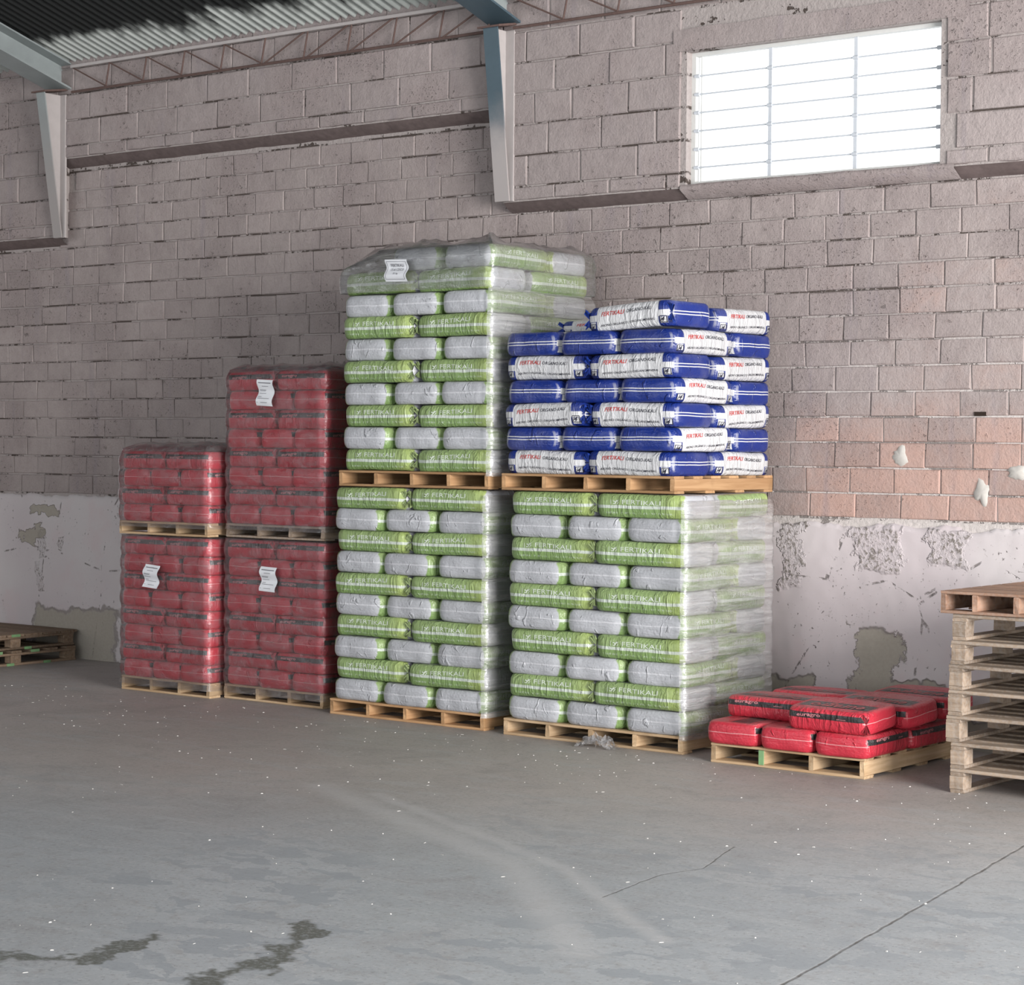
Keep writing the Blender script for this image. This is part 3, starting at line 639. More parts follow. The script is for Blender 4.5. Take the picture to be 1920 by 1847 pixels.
# ================================================================== SACKS
EA, EB, EC = 13.0, 6.5, 3.8
class Sack:
    """pillow-shaped sack, long axis x, lettered side -y, origin at centre of underside"""
    def __init__(self, kind, dims, seed, droop):
        self.kind = kind; self.L, self.W, self.T = dims; self.seed = seed; self.droop = droop; self.taper = 0.13 if kind == 'green' else 0.06
        self.a, self.b = self.L/2, self.W/2; self.h = self.T*0.445; self.c = self.T/2*1.04
        self.lp = (random.uniform(-1, 1), random.uniform(-1, 1))
    def warp(self, x, y, z):
        s = self.seed*7.3
        y *= 1 + 0.030*nz(x*11+s, z*9, 1.0 if y > 0 else -1.0) + 0.022*nz(x*26+s, z*6, 3.0 if y > 0 else -3.0)
        x *= 1 + 0.020*nz(y*12+s, z*16, 5.0 if x > 0 else -5.0)
        tp = max(0.0, abs(x)/self.a-0.72)/0.28
        y *= 1 - self.taper*tp*tp
        e = max(0.0, abs(y)/self.b-0.45)/0.55
        ex = max(0.0, abs(x)/self.a-0.45)/0.55
        z += self.droop*(e*e)*(0.5*nz(x*4.5+s, 2, y*2) + 0.35*self.lp[0]*x/self.a) - 0.006*ex*ex*0.6
        z = max(-self.h, min(self.h, z))
        return (x, y, z+self.h)
    def front(self, x, z, off=0.0):      # point on the lettered side
        k = 1 - abs(x/self.a)**EA - abs(z/self.c)**EC
        y = -self.b*max(k, 0.0)**(1/EB)
        q = self.warp(x, y, z); return (q[0], q[1]-off, q[2])
    def body(self, mat):
        nxn, nyn, nzn = 26, 16, 11; idx = {}; v = []; f = []
        def pt(i, j, k):
            key = (i, j, k)
            if key in idx: return idx[key]
            p = [2*i/nxn-1, 2*j/nyn-1, 2*k/nzn-1]
            # denser toward the borders
            p = [math.sin(q*math.pi/2)*0.45+q*0.55 for q in p]
            lo, hi = 0.3, 1.2
            for _ in range(26):
                t = (lo+hi)/2
                if abs(t*p[0])**EA + abs(t*p[1])**EB + abs(t*p[2])**EC > 1: hi = t
                else: lo = t
            x, y, z = lo*p[0]*self.a, lo*p[1]*self.b, max(-self.h, min(self.h, lo*p[2]*self.c))
            idx[key] = len(v); v.append(self.warp(x, y, z)); return idx[key]
        for i in range(nxn):
            for j in range(nyn):
                f.append((pt(i,j,0), pt(i,j+1,0), pt(i+1,j+1,0), pt(i+1,j,0))); f.append((pt(i,j,nzn), pt(i+1,j,nzn), pt(i+1,j+1,nzn), pt(i,j+1,nzn)))
        for i in range(nxn):
            for k in range(nzn):
                f.append((pt(i,0,k), pt(i+1,0,k), pt(i+1,0,k+1), pt(i,0,k+1))); f.append((pt(i,nyn,k), pt(i,nyn,k+1), pt(i+1,nyn,k+1), pt(i+1,nyn,k)))
        for j in range(nyn):
            for k in range(nzn):
                f.append((pt(0,j,k), pt(0,j,k+1), pt(0,j+1,k+1), pt(0,j+1,k))); f.append((pt(nxn,j,k), pt(nxn,j+1,k), pt(nxn,j+1,k+1), pt(nxn,j,k+1)))
        # material works in coordinates with z=0 at mid height
        v = [(p[0], p[1], p[2]-self.h) for p in v]
        return pydata(self.kind+'_sack', v, f, mat, True)
    def lettering(self, items, mats, off=0.0022):
        mb = MB()
        for it in items:
            if it[0] == 'text':
                _, s, x0, w, zc, hh, mi, bold, shear = it
                vs_, fs = text2d(s, bold, shear); b = len(mb.v)
                for (u, q) in vs_:
                    p = self.front(x0+u*w, zc-hh/2+q*hh, off); mb.v.append((p[0], p[1], p[2]-self.h))
                for q in fs: mb.f.append(tuple(b+i for i in q)); mb.m.append(mi)
            elif it[0] == 'line':
                _, xa, za, xb, zb, tk, mi = it
                n = 8; dx, dz = xb-xa, zb-za; L = math.hypot(dx, dz); ox, oz = -dz/L*tk/2, dx/L*tk/2
                for i in range(n):
                    q = []
                    for (t, s) in ((i/n, 1), ((i+1)/n, 1), ((i+1)/n, -1), (i/n, -1)):
                        p = self.front(xa+dx*t+ox*s, za+dz*t+oz*s, off+0.0004); q.append((p[0], p[1], p[2]-self.h))
                    mb.quad(*q, mi)
            elif it[0] == 'top':
                _, s, x0, w, yc, hh, mi, bold = it
                vs_, fs = text2d(s, bold, 0.0); b = len(mb.v)
                for (u, q) in vs_:
                    x, y = x0+w-u*w, yc+hh/2-q*hh
                    k = 1-abs(x/self.a)**EA-abs(y/self.b)**EB
                    z = min(self.h, self.c*max(k, 0)**(1/EC)); p = self.warp(x, y, z)
                    mb.v.append((p[0], p[1], p[2]-self.h+off))
                for q in fs: mb.f.append(tuple(b+i for i in q)); mb.m.append(mi)
        return mb.mesh('lettering', mats)
    def ear(self, mat, sgn=1):
        """gathered, creased gusset where the sack end is folded"""
        rn = random.Random(self.seed*13+sgn+5); v = []; f = []
        c0 = (sgn*(self.a*0.955), -self.b*0.88, 0.0)
        for s in (1, -1):
            base = len(v); v.append(c0); n = 7
            for i in range(n):
                ang = R(-38 + 76*i/(n-1)); r = 0.046*(1+rn.uniform(-.25, .3))
                v.append((c0[0]+r*math.sin(ang)*0.75+sgn*0.006, c0[1]-0.012+(0.010 if i % 2 else -0.004), c0[2]+s*r*math.cos(ang)))
            b2 = len(v)
            for i in range(n+1): p = v[base+i]; v.append((p[0], p[1]+0.005, p[2]))
            for i in range(n-1):
                f.append((base, base+1+i, base+2+i)); f.append((b2, b2+2+i, b2+1+i)); f.append((base+1+i, b2+1+i, b2+2+i, base+2+i))
        return pydata('folded_ear', v, f, mat, True)

def green_items(s):
    x0 = -0.27*s.L; q0, za, zb = x0-0.012, 0.010, 0.037
    em = [('line', q0, za, q0, zb, 0.003, 0), ('line', q0+.012, za+.004, q0+.030, za+.004, 0.004, 0), ('line', q0+.014, zb-.007, q0+.028, zb-.012, 0.005, 0), ('line', q0+.026, za+.006, q0+.040, zb-.003, 0.007, 0), ('line', q0+.038, za, q0+.050, za+.014, 0.004, 0), ('line', q0+.050, zb-.002, q0+.040, zb-.012, 0.004, 0)]
    return [('brand_name', [('text', 'FERTIKALI', x0+0.062, 0.245, 0.0235, 0.0245, 0, 0.006, 0.0)]), ('emblem', em)]
def blue_items(s):
    a = s.a
    out = [('brand_name', [('text', 'FERTIKALI', -0.170, 0.150, 0.028, 0.022, 0, 0.008, 0.25)]), ('product_name', [('text', 'ORGANO-KALI', -0.006, 0.170, 0.028, 0.0185, 1, 0.003, 0.25)]),
           ('description_line', [('text', 'ABONO ORGÁNICO | ORGANOMINERAL', -0.178, 0.362, -0.033, 0.0190, 1, 0.002, 0.15)])]
    for sg in (-1, 1):
        x0, x1 = sorted((sg*a*0.745, sg*a*0.885)); za, zb = -0.0525, -0.0195; it = []
        for q in ((x0,za,x1,za),(x0,zb,x1,zb),(x0,za,x0,zb),(x1,za,x1,zb)): it.append(('line', *q, 0.0032, 1))
        it.append(('text', '4', x0+0.009, 0.022, (za+zb)/2, 0.025, 1, 0.02, 0.4)); it.append(('line', x0+0.005, za+0.004, x0+0.014, zb-0.004, 0.003, 1))
        out.append(('square_emblem', it))
    return out
def red_items(s, top=False):
    a = s.a
    out = [('brand_name', [('text', 'euragro', -0.70*a, 0.60*a, 0.0230, 0.019, 0, 0.02, 0.0)]), ('small_print', [('text', 'abonos', 0.30*a, 0.22*a, 0.0205, 0.0075, 0, 0.01, 0.0)])]
    if top: out.append(('large_brand_name', [('top', 'euragro', -0.62*a, 1.30*a, -0.035, 0.082, 1, 0.02)]))
    return out
INK = {'green': [M['ink_white']], 'blue': [M['ink_red'], M['ink_dark']], 'red': [M['ink_pink'], M['ink_deepred']]}
EARM = {'gre': plain('green_gusset', (0.36, 0.45, 0.20), 0.35, 0.5, 0.3, 60), 'blu': plain('blue_gusset', (0.02, 0.05, 0.30), 0.3, 0.5, 0.3, 60), 'red': plain('red_gusset', (0.52, 0.05, 0.07), 0.35, 0.5, 0.2, 60)}
PROTO = {}
for kind, dims, mk, fn, droop in (('green', GREEN, 'green', green_items, 0.030), ('blue', BLUE, 'blue', blue_items, 0.030), ('red', RED, 'red', red_items, 0.026), ('red_s', REDS, 'red_s', lambda s: red_items(s, True), 0.020)):
    PROTO[kind] = []
    for vv in range(4):
        s = Sack(kind.split('_')[0], dims, vv+1+len(kind), droop)
        PROTO[kind].append((s, s.body(M[mk]), [(nm, s.lettering(it, INK[kind.split('_')[0]])) for nm, it in fn(s)], s.ear(EARM[kind[:3]], 1), s.ear(EARM[kind[:3]], -1)))
ORD = ['bottom layer', 'second layer up', 'third layer up', 'fourth layer up', 'fifth layer up', 'sixth layer up', 'seventh layer up', 'eighth layer up', 'ninth layer up', 'top layer']
def sack(kind, x, y, z, rz, label, group, letters=True, ears=(), var=None, pitch=None, tilt=(0, 0), cell=None):
    s, body, let, e1, e2 = PROTO[kind][random.randrange(4) if var is None else var]
    o = bpy.data.objects.new('fertilizer_sack', body); COL.objects.link(o)
    k = 1.0 if pitch is None else pitch/(2*s.h)
    o.location = (x, y, z + s.h*k); o.rotation_euler = (tilt[0]+random.uniform(-.006, .006), tilt[1]+random.uniform(-.005, .005), rz); o.scale = (cell[0]/s.L, cell[1]/s.W, k) if cell else (1, 1, k)
    tag(o, label, 'sack', group)
    if letters:
        for nm, me in let: link(bpy.data.objects.new(nm, me), o)
    for e in ears:
        c = bpy.data.objects.new('folded_ear', e1 if e > 0 else e2); link(c, o)
    return o
def j(a): return random.uniform(-a, a)

def stack5(kind, colour, where, group, x0, x1, yf, zb, n, pitch, first, ears=True, leftword='nearer the red stacks', rightword='nearer the window', slump=False, dk=1.0):
    """five sacks a layer: two lengthwise and three end-on, swapped every layer"""
    W = x1-x0; Ls, Ws = W/2, W/3; Ld, Wd = Ls*dk, Ws*dk; cl = (Ls*0.998, Wd*1.004); ce = (Ld*0.998, Ws*1.004)
    for k in range(n):
        zz = zb + k*pitch; lay = 'top layer' if k == n-1 else ORD[k]
        skip = slump and k == n-1
        longfront = (k % 2 == 0) == first
        if longfront:
            for i in range(2):
                sack(kind, x0+Ls*(i+.5)+j(.006), yf+Wd/2+j(.014), zz, j(.022), f'{colour} sack lying lengthwise, {lay}, {(leftword, rightword)[i]}, {where}', group, True, (1,) if (ears and i == 0) else ((-1,) if ears else ()), pitch=pitch, cell=cl)
            for i in range(3):
                sack(kind, x0+Ws*(i+.5)+j(.006), yf+Wd+Ld/2+0.014+j(.004), zz, R(90)+j(.012), f'rear {colour} sack, {lay}, {(leftword, "middle one", rightword)[i]}, {where}', group, i == 2, pitch=pitch, cell=ce)
        else:
            for i in range(1 if skip else 0, 3):
                sack(kind, x0+Ws*(i+.5)+j(.008), yf+Ld/2+j(.016), zz, R(90)+j(.035), f'{colour} sack end-on, {lay}, {(leftword, "middle one", rightword)[i]}, {where}', group, i == 2, pitch=pitch, cell=ce)
            for i in range(2):
                sack(kind, x0+Ls*(i+.5)+j(.006), yf+Ld+Wd/2+0.014+j(.004), zz, j(.012), f'rear {colour} sack, {lay}, {(leftword, rightword)[i]}, {where}', group, False, pitch=pitch, cell=cl)
def stack6(where, group, x0, x1, yf, zb, n, pitch, first, leftword, rightword):
    """six red sacks a layer, direction swapped every layer"""
    W = x1-x0; Ls, Ws = W/2, W/3; cell = (Ls*0.998, Ws*1.004)
    for k in range(n):
        zz = zb+k*pitch; lay = 'top layer' if k == n-1 else ORD[k]
        if (k % 2 == 0) == first:
            for r in range(3):
                row = ('', 'inner ', 'rear ')[r]
                for i in range(2):
                    sack('red', x0+Ls*(i+.5)+j(.005), yf+Ws*(r+.5)+j(.006), zz, j(.012), f'{row}red sack lengthwise, {lay}, {(leftword, rightword)[i]}, {where}', group, r == 0, ((1,) if i == 0 else ()) if r == 0 else (), pitch=pitch, cell=cell)
        else:
            for r in range(2):
                row = ('', 'rear ')[r]
                for i in range(3):
                    sack('red', x0+Ws*(i+.5)+j(.006), yf+Ls*(r+.5)+j(.008), zz, R(90)+j(.015), f'{row}red sack end-on, {lay}, {(leftword, "middle one", rightword)[i]}, {where}', group, i == 2, pitch=pitch, cell=cell)

# ================================================================== PALLETS
_bd = {}
def board(w, d, h, mat, seed=0):
    """plank, long axis x, chamfered and slightly uneven; origin at its low corner centre"""
    key = (round(w, 3), round(d, 3), round(h, 3), mat.name, seed % 3)
    if key not in _bd:
        rn = random.Random(hash(key[:3]) + seed % 3); c = min(0.003, h*0.2); v = []; f = []
        prof = [(-d/2+c, 0), (d/2-c, 0), (d/2, c), (d/2, h-c), (d/2-c, h), (-d/2+c, h), (-d/2, h-c), (-d/2, c)]
        for xx in (-w/2, -w/6, w/6, w/2):
            jy, jz = rn.uniform(-.0015, .0015), rn.uniform(-.0012, .0012)
            for (yy, zz) in prof: v.append((xx+(rn.uniform(-.002, .002) if abs(xx) > w/3 else 0), yy+jy, zz+(jz if abs(xx) < w/3 else 0)))
        for i in range(3):
            for k in range(8): q = (k+1) % 8; f.append((i*8+k, (i+1)*8+k, (i+1)*8+q, i*8+q))
        f.append(tuple(range(8))); f.append(tuple(reversed(range(24, 32))))
        _bd[key] = pydata('plank', v, f, mat)
    return _bd[key]
def bpart(name, root, x, y, z, w, d, h, mat, along='x'):
    o = bpy.data.objects.new(name, board(w, d, h, mat, random.randint(0, 99))); link(o, root)
    o.location = (x, y, z); o.rotation_euler = (0, 0, 0 if along == 'x' else R(90)); return o
def pallet(label, group, x0, x1, y0, z0, dep, h, ns, mat, rz=0.0, green=-1, deck=6, extra=None):
    """stringer pallet: open at the front, stringers running back"""
    w = x1-x0; root = empty('wooden_pallet', ((x0+x1)/2, y0+dep/2, z0), rz); tag(root, label, 'pallet', group)
    t = 0.014; sw = 0.026
    xs = [-w/2+sw/2 + (w-sw)*i/(ns-1) for i in range(ns)]
    if extra: xs += extra
    for i, x in enumerate(xs):
        bpart('stringer', root, x, 0, t, dep-0.004, sw, h-2*t, mat, 'y')
        if i == green:
            mb = MB(); mb.box(-sw/2-.001, -.003, -(h-2*t)/2, sw/2+.001, .003, (h-2*t)/2); mesh_obj('painted_end', mb.mesh('painted_end', M['wood_g']), root, (x, -dep/2, h/2))
    bw = 0.095
    for i in range(deck):
        y = -dep/2+bw/2 + (dep-bw)*i/(deck-1); bpart('deck_board', root, 0, y, h-t, w, bw, t, mat)
    for i in range(4):
        y = -dep/2+bw/2 + (dep-bw)*i/3; bpart('bottom_board', root, 0, y, 0, w, bw, t, mat)
    return root
def block_pallet(label, group, x0, y0, z0, w, dep, h, mat, rz=0.0, greens=(), ply=False, deck=7):
    root = empty('wooden_pallet', (x0+w/2, y0+dep/2, z0), rz); tag(root, label, 'pallet', group)
    t = 0.017; bh = h-3*t; bw = 0.09
    for i in range(deck):
        y = -dep/2+bw/2+(dep-bw)*i/(deck-1)
        bpart('deck_board', root, j(.004), y, h-t, w, bw if not ply else dep/deck, t, mat)
        if i in greens:
            mb = MB(); mb.box(-.003, -bw*0.42, -t/2-.001, .003, bw*0.42, t/2+.001); mesh_obj('painted_end', mb.mesh('painted_end', M['wood_g']), root, (w/2+.004, y, h-t/2))
            mb = MB(); mb.box(-.003, -bw*0.35, -t/2-.001, .003, bw*0.35, t/2+.001); mesh_obj('painted_end', mb.mesh('painted_end', M['wood_g']), root, (w/2+.002, y+0.11, t/2))
    for i in range(3):
        x = -w/2+0.035+(w-0.07)*i/2
        bpart('stringer_board', root, x, 0, h-2*t, dep, 0.07, t, mat, 'y')
        bpart('bottom_board', root, x, j(.004), 0, dep, 0.07, t, mat, 'y')
        for k in range(3):
            y = -dep/2+0.045+(dep-0.09)*k/2
            bpart('block', root, x+j(.003), y+j(.003), t, 0.068, 0.09, bh, mat)
    return root

# ------------------------------------------------------------------ stacks
PH = 0.092
GP = 'pallets carrying the sack stacks'
# lower pallets
pallet('pine pallet on the floor under the short red stack', GP, -4.375, -3.565, 0.06, 0, 0.83, PH, 4, M['wood'])
pallet('pine pallet on the floor under the tall red stack', GP, -3.525, -2.685, 0.15, 0, 0.84, PH, 4, M['wood'])
pallet('orange pine pallet on the floor under the tall green stack', GP, -2.515, -1.350, 0.03, 0, 0.985, PH, 5, M['wood_o'])
pallet('orange pine pallet on the floor under the green sacks topped by blue ones', GP, -1.185, -0.010, 0.00, 0, 0.99, PH, 5, M['wood'])
# lower stacks
R1P, R2P = 0.1130, 0.1135; GPp = 0.1255
stack6('floor stack by flat pallets', 'red sacks in the floor stack by the flat pallets', -4.375, -3.570, 0.05, PH, 8, R1P, False, 'flat-pallet side', 'green-stack side')
stack6('floor stack beside green sacks', 'red sacks in the floor stack beside the green sacks', -3.515, -2.675, 0.14, PH, 8, R2P, False, 'flat-pallet side', 'green-stack side')
stack5('green', 'green', 'floor stack beside red sacks', 'green sacks in the floor stack beside the red sacks', -2.51, -1.345, 0.03, PH, 10, 0.1255, False, dk=0.90)
stack5('green', 'green', 'floor stack under blue sacks', 'green sacks in the floor stack under the blue sacks', -1.185, -0.005, 0.00, PH, 10, 0.1255, False, dk=0.865)
# upper pallets
z1r = PH+8*R1P+0.012; z2r = PH+8*R2P+0.012; zg = PH+10*0.1255+0.004
pallet('dusty pine pallet between the two red stacks by the flat pallets', GP, -4.385, -3.575, 0.045, z1r, 0.83, 0.085, 4, M['wood'])
pallet('grey pallet halfway up the tall red stack', GP, -3.505, -2.675, 0.14, z2r, 0.84, 0.085, 4, M['wood_w'])
pallet('orange pine pallet between the two green stacks', GP, -2.445, -1.325, 0.02, zg, 0.985, PH, 5, M['wood_o'])
pallet('orange pine pallet under the blue and white sacks', GP, -1.225, -0.085, 0.015, zg, 0.99, PH, 5, M['wood_o'])
# upper stacks
stack6('short red stack on upper pallet', 'red sacks in the short stack on the upper pallet', -4.38, -3.565, 0.04, z1r+0.085, 4, 0.1125, False, 'flat-pallet side', 'green-stack side')
stack6('tall red stack on upper pallet', 'red sacks in the tall stack on the upper pallet', -3.50, -2.665, 0.13, z2r+0.085, 8, 0.1180, False, 'flat-pallet side', 'green-stack side')
zgu = zg+PH
stack5('green', 'green', 'stack on upper pallet', 'green sacks in the stack on the upper pallet', -2.44, -1.315, 0.02, zgu, 10, 0.1280, True, slump=True)
stack5('blue', 'blue', 'blue stack', 'blue and white sacks on the upper pallet', -1.225, -0.085, 0.015, zgu, 6, 0.1290, True, dk=1.03, leftword='nearer the green sacks')
BG = 'blue and white sacks on the upper pallet'
zt = zgu+6*0.129
sack('blue', -0.375, 0.20, zt, R(-3), 'blue and white sack lying lettered side out on top, slightly askew', BG, True, (1, -1), pitch=0.135, tilt=(0, R(-2)))
sack('blue', -0.27, 0.70, zt, R(90), 'blue and white sack on top of the stack, nearest the wall', BG, True, (), pitch=0.130)
sack('blue', -0.86, 0.62, zt, R(8), 'blue sack lying flat on top, between the askew one and green stack', BG, True, (-1,), pitch=0.085)

# loose red sacks on the floor pallet
pallet('pine pallet with one green stringer under the loose red sacks', GP, 0.235, 1.105, -0.105, 0, 0.96, 0.100, 4, M['wood'], green=1)
SG = 'loose red sacks on the floor pallet'
for i, w in enumerate(('nearest the green stacks', 'middle one', 'nearest the pallet pile')):
    sack('red_s', 0.365+0.308*i, -0.135+0.24, 0.100, R(90)+j(.03), f'red sack end-on, bottom layer of the loose pile, front row, {w}', SG, i == 2, pitch=0.114)
    sack('red_s', 0.365+0.308*i, 0.345+0.24, 0.100, R(90)+j(.03), f'red sack end-on, bottom layer of the loose pile, wall row, {w}', SG, i == 2, pitch=0.112)
z2 = 0.100+0.114
sack('red_s', 0.905, 0.035, z2+0.010, R(-4), 'red sack with black lettered band, front of the loose pile, on top', SG, True, (1,), var=0, pitch=0.112, tilt=(0.10, 0.0))
sack('red_s', 0.965, 0.364, z2+0.014, R(-6), 'dusty red sack behind the front lettered one on the loose pile', SG, True, (), var=1, pitch=0.110, tilt=(0.09, 0))
sack('red_s', 1.00, 0.692, z2+0.03, R(-4), 'dusty red sack nearest the wall on the loose pile, beside pallet pile', SG, True, (), var=2, pitch=0.108, tilt=(0.09, 0))
sack('red_s', 0.425, 0.235, z2, R(-2), 'red sack with lettered band on the loose pile, beside the green stack', SG, True, (), var=3, pitch=0.108)
sack('red_s', 0.480, 0.575, z2, R(5), 'dusty red sack on the loose pile, between green stack and wall', SG, True, (), var=0, pitch=0.112)

# pallet pile at the end
zz = 0.0
names = ['bottom', 'second', 'third', 'fourth', 'fifth', 'sixth', 'seventh']
for i, (h, dx) in enumerate(((0.1135, 0.0), (0.1195, 0.002), (0.1235, -0.022), (0.1175, -0.014), (0.1175, -0.010), (0.1095, -0.005), (0.1225, 0.002))):
    block_pallet(f'weathered grey pallet, {names[i]} up in the tall pallet pile', 'pallets in the tall pile', 1.590+dx, -0.18+j(.006), zz, 1.10, 0.98, h, M['wood_w'], j(.006)); zz += h+0.0015
pallet('reddish pallet topping the tall pallet pile', 'pallets in the tall pile', 1.535, 2.65, -0.185, zz, 0.98, 0.104, 4, M['wood_r'], 0.0, extra=[-0.385], deck=9)
# flat pallets by the far bay
block_pallet('brown pallet with green board ends, lower of the flat pair', 'flat pallets by the wall', -7.13, -0.02, 0.0, 1.13, 1.08, 0.105, M['wood_d'], 0.0, greens=(2, 4))
block_pallet('brown boarded pallet with green board end, upper of the flat pair', 'flat pallets by the wall', -7.17, -0.01, 0.108, 1.14, 1.08, 0.110, M['wood_d'], R(0.6), greens=(3,), ply=True)

# ================================================================== FILM AND PAPER
def perim(x0, x1, y0, y1, r, step=0.02):
    """rounded rectangle, counter-clockwise from the front-left corner: list of (x, y, nx, ny)"""
    out = []
    def line(ax, ay, bx, by, n_):
        m = max(2, int(math.hypot(bx-ax, by-ay)/step))
        for i in range(m): t = i/m; out.append((ax+(bx-ax)*t, ay+(by-ay)*t, *n_))
    def arc(cx, cy, a0):
        for i in range(6): a = R(a0+90*i/6); out.append((cx+r*math.cos(a), cy+r*math.sin(a), math.cos(a), math.sin(a)))
    line(x0+r, y0, x1-r, y0, (0, -1)); arc(x1-r, y0+r, -90); line(x1, y0+r, x1, y1-r, (1, 0)); arc(x1-r, y1-r, 0)
    line(x1-r, y1, x0+r, y1, (0, 1)); arc(x0+r, y1-r, 90); line(x0, y1-r, x0, y0+r, (-1, 0)); arc(x0+r, y0+r, 180)
    return out
def film(name, label, group, mat, box, zb, pitch, nl, ztop, seed, dip=0.012, out=0.020, capb=1.0, drop=0.0, sel=None, cap=True, tuft=0.0, zlow=None):
    x0, x1, y0, y1 = box; pr = perim(x0-out, x1+out, y0-out, y1+out, 0.05)
    if sel: pr = [q for q in pr if sel(q)]
    n = len(pr); closed = sel is None
    zs = []; z = zlow if zlow is not None else zb-0.02; step = pitch/6
    zl = ztop-0.02*(1 if capb else 0.1)
    while z < zl: zs.append(z); z += step
    zs.append(zl)
    v = []; f = []
    for k, z in enumerate(zs):
        ph = abs(math.sin(math.pi*(z-zb)/pitch))
        sh = 0.0
        if z > ztop-0.10: sh = 0.030*capb*((z-(ztop-0.10))/0.10)**2
        for (x, y, nx, ny) in pr:
            d = -dip*(1-ph)**1.5 + 0.004*nz(x*4+seed, y*4, z*9) + 0.003*nz(x*14+seed, y*14, z*5) - sh
            dz = drop*max(0, 1-(x-x0)/0.30) if drop else 0
            fr_ = max(0, (z-(ztop-0.16))/0.16)
            v.append((x+nx*d+dz*fr_*0.5, y+ny*d, z-dz*fr_))
    for k in range(len(zs)-1):
        for i in range(n if closed else n-1): jn = (i+1) % n; f.append((k*n+i, k*n+jn, (k+1)*n+jn, (k+1)*n+i))
    if cap and closed:
        cx, cy = (x0+x1)/2, (y0+y1)/2; rings = 7; prev = (len(zs)-1)*n
        for q in range(1, rings+1):
            t = (q-1)/(rings-1) if not capb else q/rings; b = len(v)
            for (x, y, nx, ny) in pr:
                xx, yy = x-nx*(0.03*capb+.002) + (cx-x)*t*0.97, y-ny*(0.03*capb+.002) + (cy-y)*t*0.97
                hz = ztop + capb*(0.012 + 0.022*nz(xx*5+seed, yy*5, 2.0) + 0.018*nz(xx*13+seed, yy*13, 4.0)) - drop*max(0, 1-(xx-x0)/0.30)
                if tuft: hz += tuft*math.exp(-((xx-(x1-0.05))**2+(yy-(y0+0.12))**2)/0.006)*(0.6+0.8*abs(nz(xx*40, yy*40, seed)))
                v.append((xx, yy, hz))
            for i in range(n): jn = (i+1) % n; f.append((prev+i, prev+jn, b+jn, b+i))
            prev = b
    o = mesh_obj(name, pydata(name, v, f, mat, True)); tag(o, label, 'film', group); return o
FG = 'plastic wrapping of the sack stacks'
film('shrink_film', 'grey translucent film round the bottom red stack by flat pallets', FG, M['film_r'], (-4.375, -3.570, 0.05, 0.855), PH, R1P, 8, PH+8*R1P+0.006, 1.0, zlow=0.045, capb=0.0)
film('shrink_film', 'grey translucent film round the bottom red stack beside green sacks', FG, M['film_r'], (-3.515, -2.675, 0.14, 0.98), PH, R2P, 8, PH+8*R2P+0.006, 2.0, zlow=0.045, capb=0.0)
film('shrink_film', 'loose crinkled film hood over the short red stack', FG, M['film_r'], (-4.38, -3.565, 0.04, 0.86), z1r+.085, 0.1125, 4, z1r+.085+4*.1125+0.035, 3.0, zlow=z1r+0.05)
film('shrink_film', 'grey film hood over the tall red stack', FG, M['film_r'], (-3.50, -2.665, 0.13, 0.97), z2r+.085, 0.118, 8, z2r+.085+8*.118+0.03, 4.0, zlow=z2r+0.05)
film('stretch_film', 'shiny clear film hood over the top of the tall green stack', FG, M['film_h'], (-2.44, -1.315, 0.02, 1.0), zgu, 0.128, 10, zgu+10*0.128+0.02, 5.0, tuft=0.05, zlow=zgu+8*0.128+0.01, drop=0.10, out=0.024)
film('stretch_film', 'glossy clear film down the window-side flank of the upper green stack', FG, M['film_g'], (-2.44, -1.315, 0.02, 1.0), zgu, 0.128, 10, zgu+8*0.128+0.03, 6.0, sel=lambda q: q[0] > -1.345 and q[1] < 1.02 and q[3] < 0.9 and q[2] > 0.1, cap=False, out=0.024)
film('stretch_film', 'hazy clear film stretched over the flank of the green stack under blue sacks', FG, M['film_g'], (-1.185, -0.005, 0.0, 0.865), PH, 0.1255, 10, PH+10*.1255-0.01, 7.0, dip=0.006, sel=lambda q: q[0] > -0.055 and q[3] < 0.9 and q[2] > 0.1, cap=False, out=0.024)
film('stretch_film', 'clear film strip on the narrow flank between the two floor green stacks', FG, M['film_g'], (-2.51, -1.345, 0.03, 0.92), PH, 0.1255, 10, PH+10*.1255-0.01, 8.0, sel=lambda q: q[0] > -1.375 and q[3] < 0.9 and q[2] > 0.1, cap=False, out=0.024)
# crumpled film scrap under the green stack
def scrap(loc, rx, ry, rzz, label, seed):
    v = []; f = []; n, m = 26, 14
    for i in range(n+1):
        for k in range(m+1):
            u, w = i/n*2-1, k/m*2-1
            v.append((rx*u+0.02*nz(u*6+seed, w*6, 1), ry*w+0.03*nz(u*5, w*5+seed, 7), max(0.002, rzz*(1-u*u)*(0.55+0.9*nz(u*5+seed, w*4, 3)))))
    for i in range(n):
        for k in range(m): a = i*(m+1)+k; f.append((a, a+m+1, a+m+2, a+1))
    o = mesh_obj('film_scrap', pydata('film_scrap', v, f, M['film_s'])); o.location = loc; tag(o, label, 'film')
scrap((-0.50, -0.075, 0.0), 0.12, 0.055, 0.075, 'crumpled clear film scrap on the floor before the green stack pallet', 3.0)

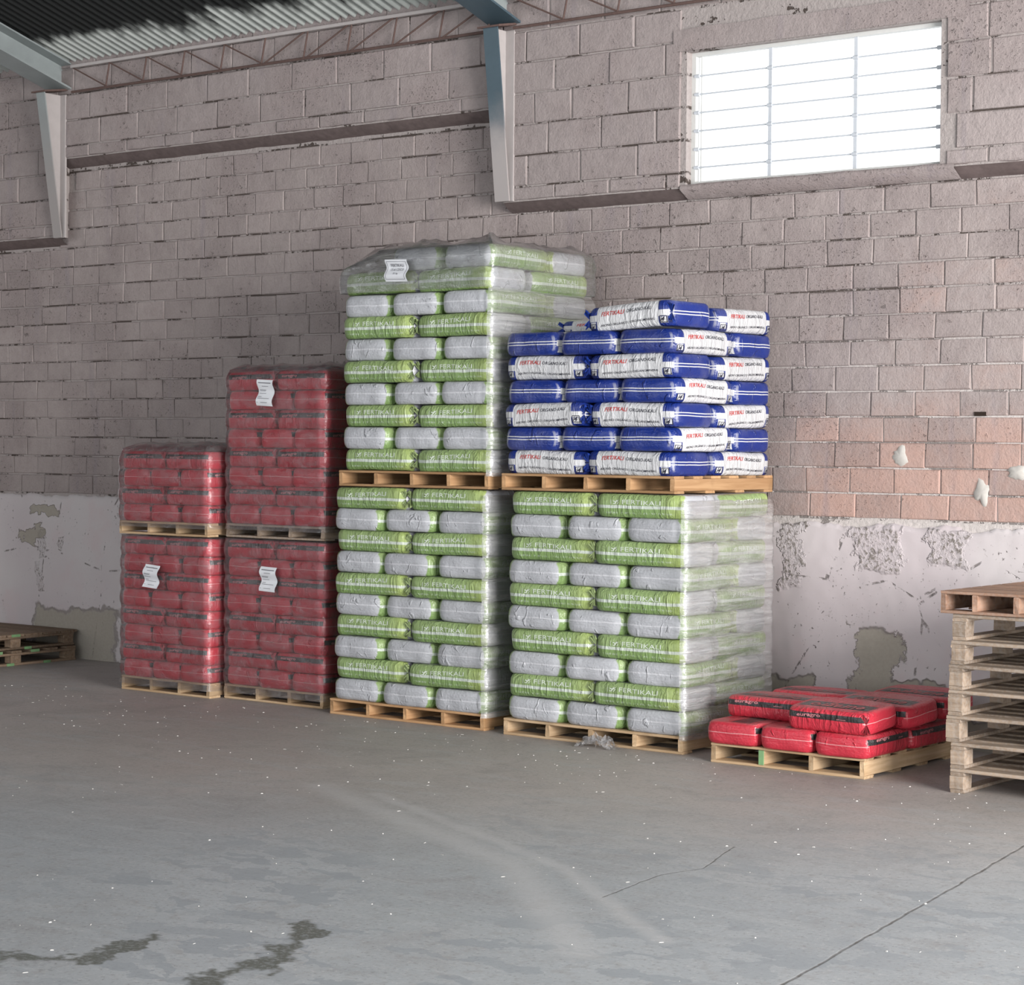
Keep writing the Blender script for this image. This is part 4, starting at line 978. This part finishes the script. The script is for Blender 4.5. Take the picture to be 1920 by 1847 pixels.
def sheet(label, x, y, z, w, h, lines, seed, border=False, tilt=0.0):
    v = []; f = []; n, m = 6, 14
    def yy(u, q): return 0.010*math.sin(q*9+seed) + 0.004*nz(u*3+seed, q*3, 1)
    for i in range(n+1):
        for k in range(m+1): u, q = i/n-.5, k/m-.5; v.append((u*w + 0.0025*math.sin(q*7+seed), yy(u, q), q*h))
    for i in range(n):
        for k in range(m): a = i*(m+1)+k; f.append((a, a+m+1, a+m+2, a+1))
    o = mesh_obj('paper_sheet', pydata('paper_sheet', v, f, M['paper'], True), None, (x, y, z), (0, tilt, 0)); tag(o, label, 'paper', 'delivery papers on the stacks')
    for (s, x0_, w_, zc, hh) in lines:
        mb = MB(); vs_, fs = text2d(s, 0.01, 0.0)
        for (a, c) in vs_:
            u, q = x0_+a*w_-.5, zc+(c-.5)*hh-.5
            mb.v.append((u*w+0.0025*math.sin(q*7+seed), yy(u, q)-0.0015, q*h))
        for q in fs: mb.f.append(tuple(q)); mb.m.append(0)
        mesh_obj('printed_text', mb.mesh('printed_text', M['ink_grey']), o)
    def strip(xa, xb, za, zb):
        ml = MB()
        for i in range(10):
            t0, t1 = i/10, (i+1)/10; pts = []
            for (t, e) in ((t0, 0), (t1, 0), (t1, 1), (t0, 1)):
                if abs(xb-xa) > abs(zb-za): u, q = xa+(xb-xa)*t-.5, (za if e == 0 else zb)-.5
                else: u, q = (xa if e == 0 else xb)-.5, za+(zb-za)*t-.5
                pts.append((u*w+0.0025*math.sin(q*7+seed), yy(u, q)-0.0015, q*h))
            ml.quad(*pts)
        mesh_obj('printed_line', ml.mesh('printed_line', M['ink_grey']), o)
    if border:
        strip(.06, .94, .90, .915); strip(.06, .94, .10, .115); strip(.06, .075, .11, .9); strip(.925, .94, .11, .9)
    else:
        for zc, a, b in ((.74, .3, .7), (.60, .1, .5), (.56, .1, .45), (.47, .08, .5), (.34, .08, .3), (.28, .08, .8), (.12, .3, .72), (.12, .06, .12)): strip(a, b, zc, zc+0.018)
        strip(.12, .9, .86, .895)
    return o
sheet('bordered white paper label near the top of the tall green stack', -1.965, -0.034, zgu+9*0.128-0.005, 0.165, 0.125, [('FERTIKALI', .22, .58, .74, .13), ('15-6-12SO3', .22, .58, .55, .12), ('25 kg', .40, .22, .36, .10)], 0.4, True, R(2))
sheet('white delivery note on the tall red stack on the upper pallet', -3.13, 0.096, 1.905, 0.135, 0.160, [], 1.2, tilt=R(3))
sheet('white delivery note on the bottom red stack by flat pallets', -4.055, 0.016, 0.745, 0.135, 0.145, [], 3.4, tilt=R(4))
sheet('white delivery note on the bottom red stack beside green sacks', -3.105, 0.106, 0.765, 0.135, 0.150, [], 2.2, tilt=R(2))

# ================================================================== FLOOR LITTER
mb = MB(); rn = random.Random(11)
for i in range(650):
    x, y = rn.uniform(-5.5, 3.4), rn.uniform(-6.0, -0.1)
    if rn.random() < 0.35: y = -abs(rn.gauss(0, 0.9))-0.1
    s = rn.choice((0.0012, 0.0016, 0.002, 0.003)); a = rn.uniform(0, 6.3); l = s*rn.choice((1, 1.5, 2, 6 if s < .002 else 2))
    c, d = math.cos(a), math.sin(a); q = []
    for (u, w_, zz) in ((-l, -s, 0), (l, -s, 0), (l, s, 0), (-l, s, 0), (-l*.6, -s*.6, s), (l*.6, -s*.6, s), (l*.6, s*.6, s), (-l*.6, s*.6, s)): q.append((x+u*c-w_*d, y+u*d+w_*c, zz))
    mb.hexa(q)
o = mesh_obj('spilled_granules', mb.mesh('spilled_granules', plain('pale_granules', (0.55, 0.53, 0.50), 0.8, 0.3, 0.2))); tag(o, 'pale spilled granules and chips scattered over the floor', 'granules', kind='stuff')
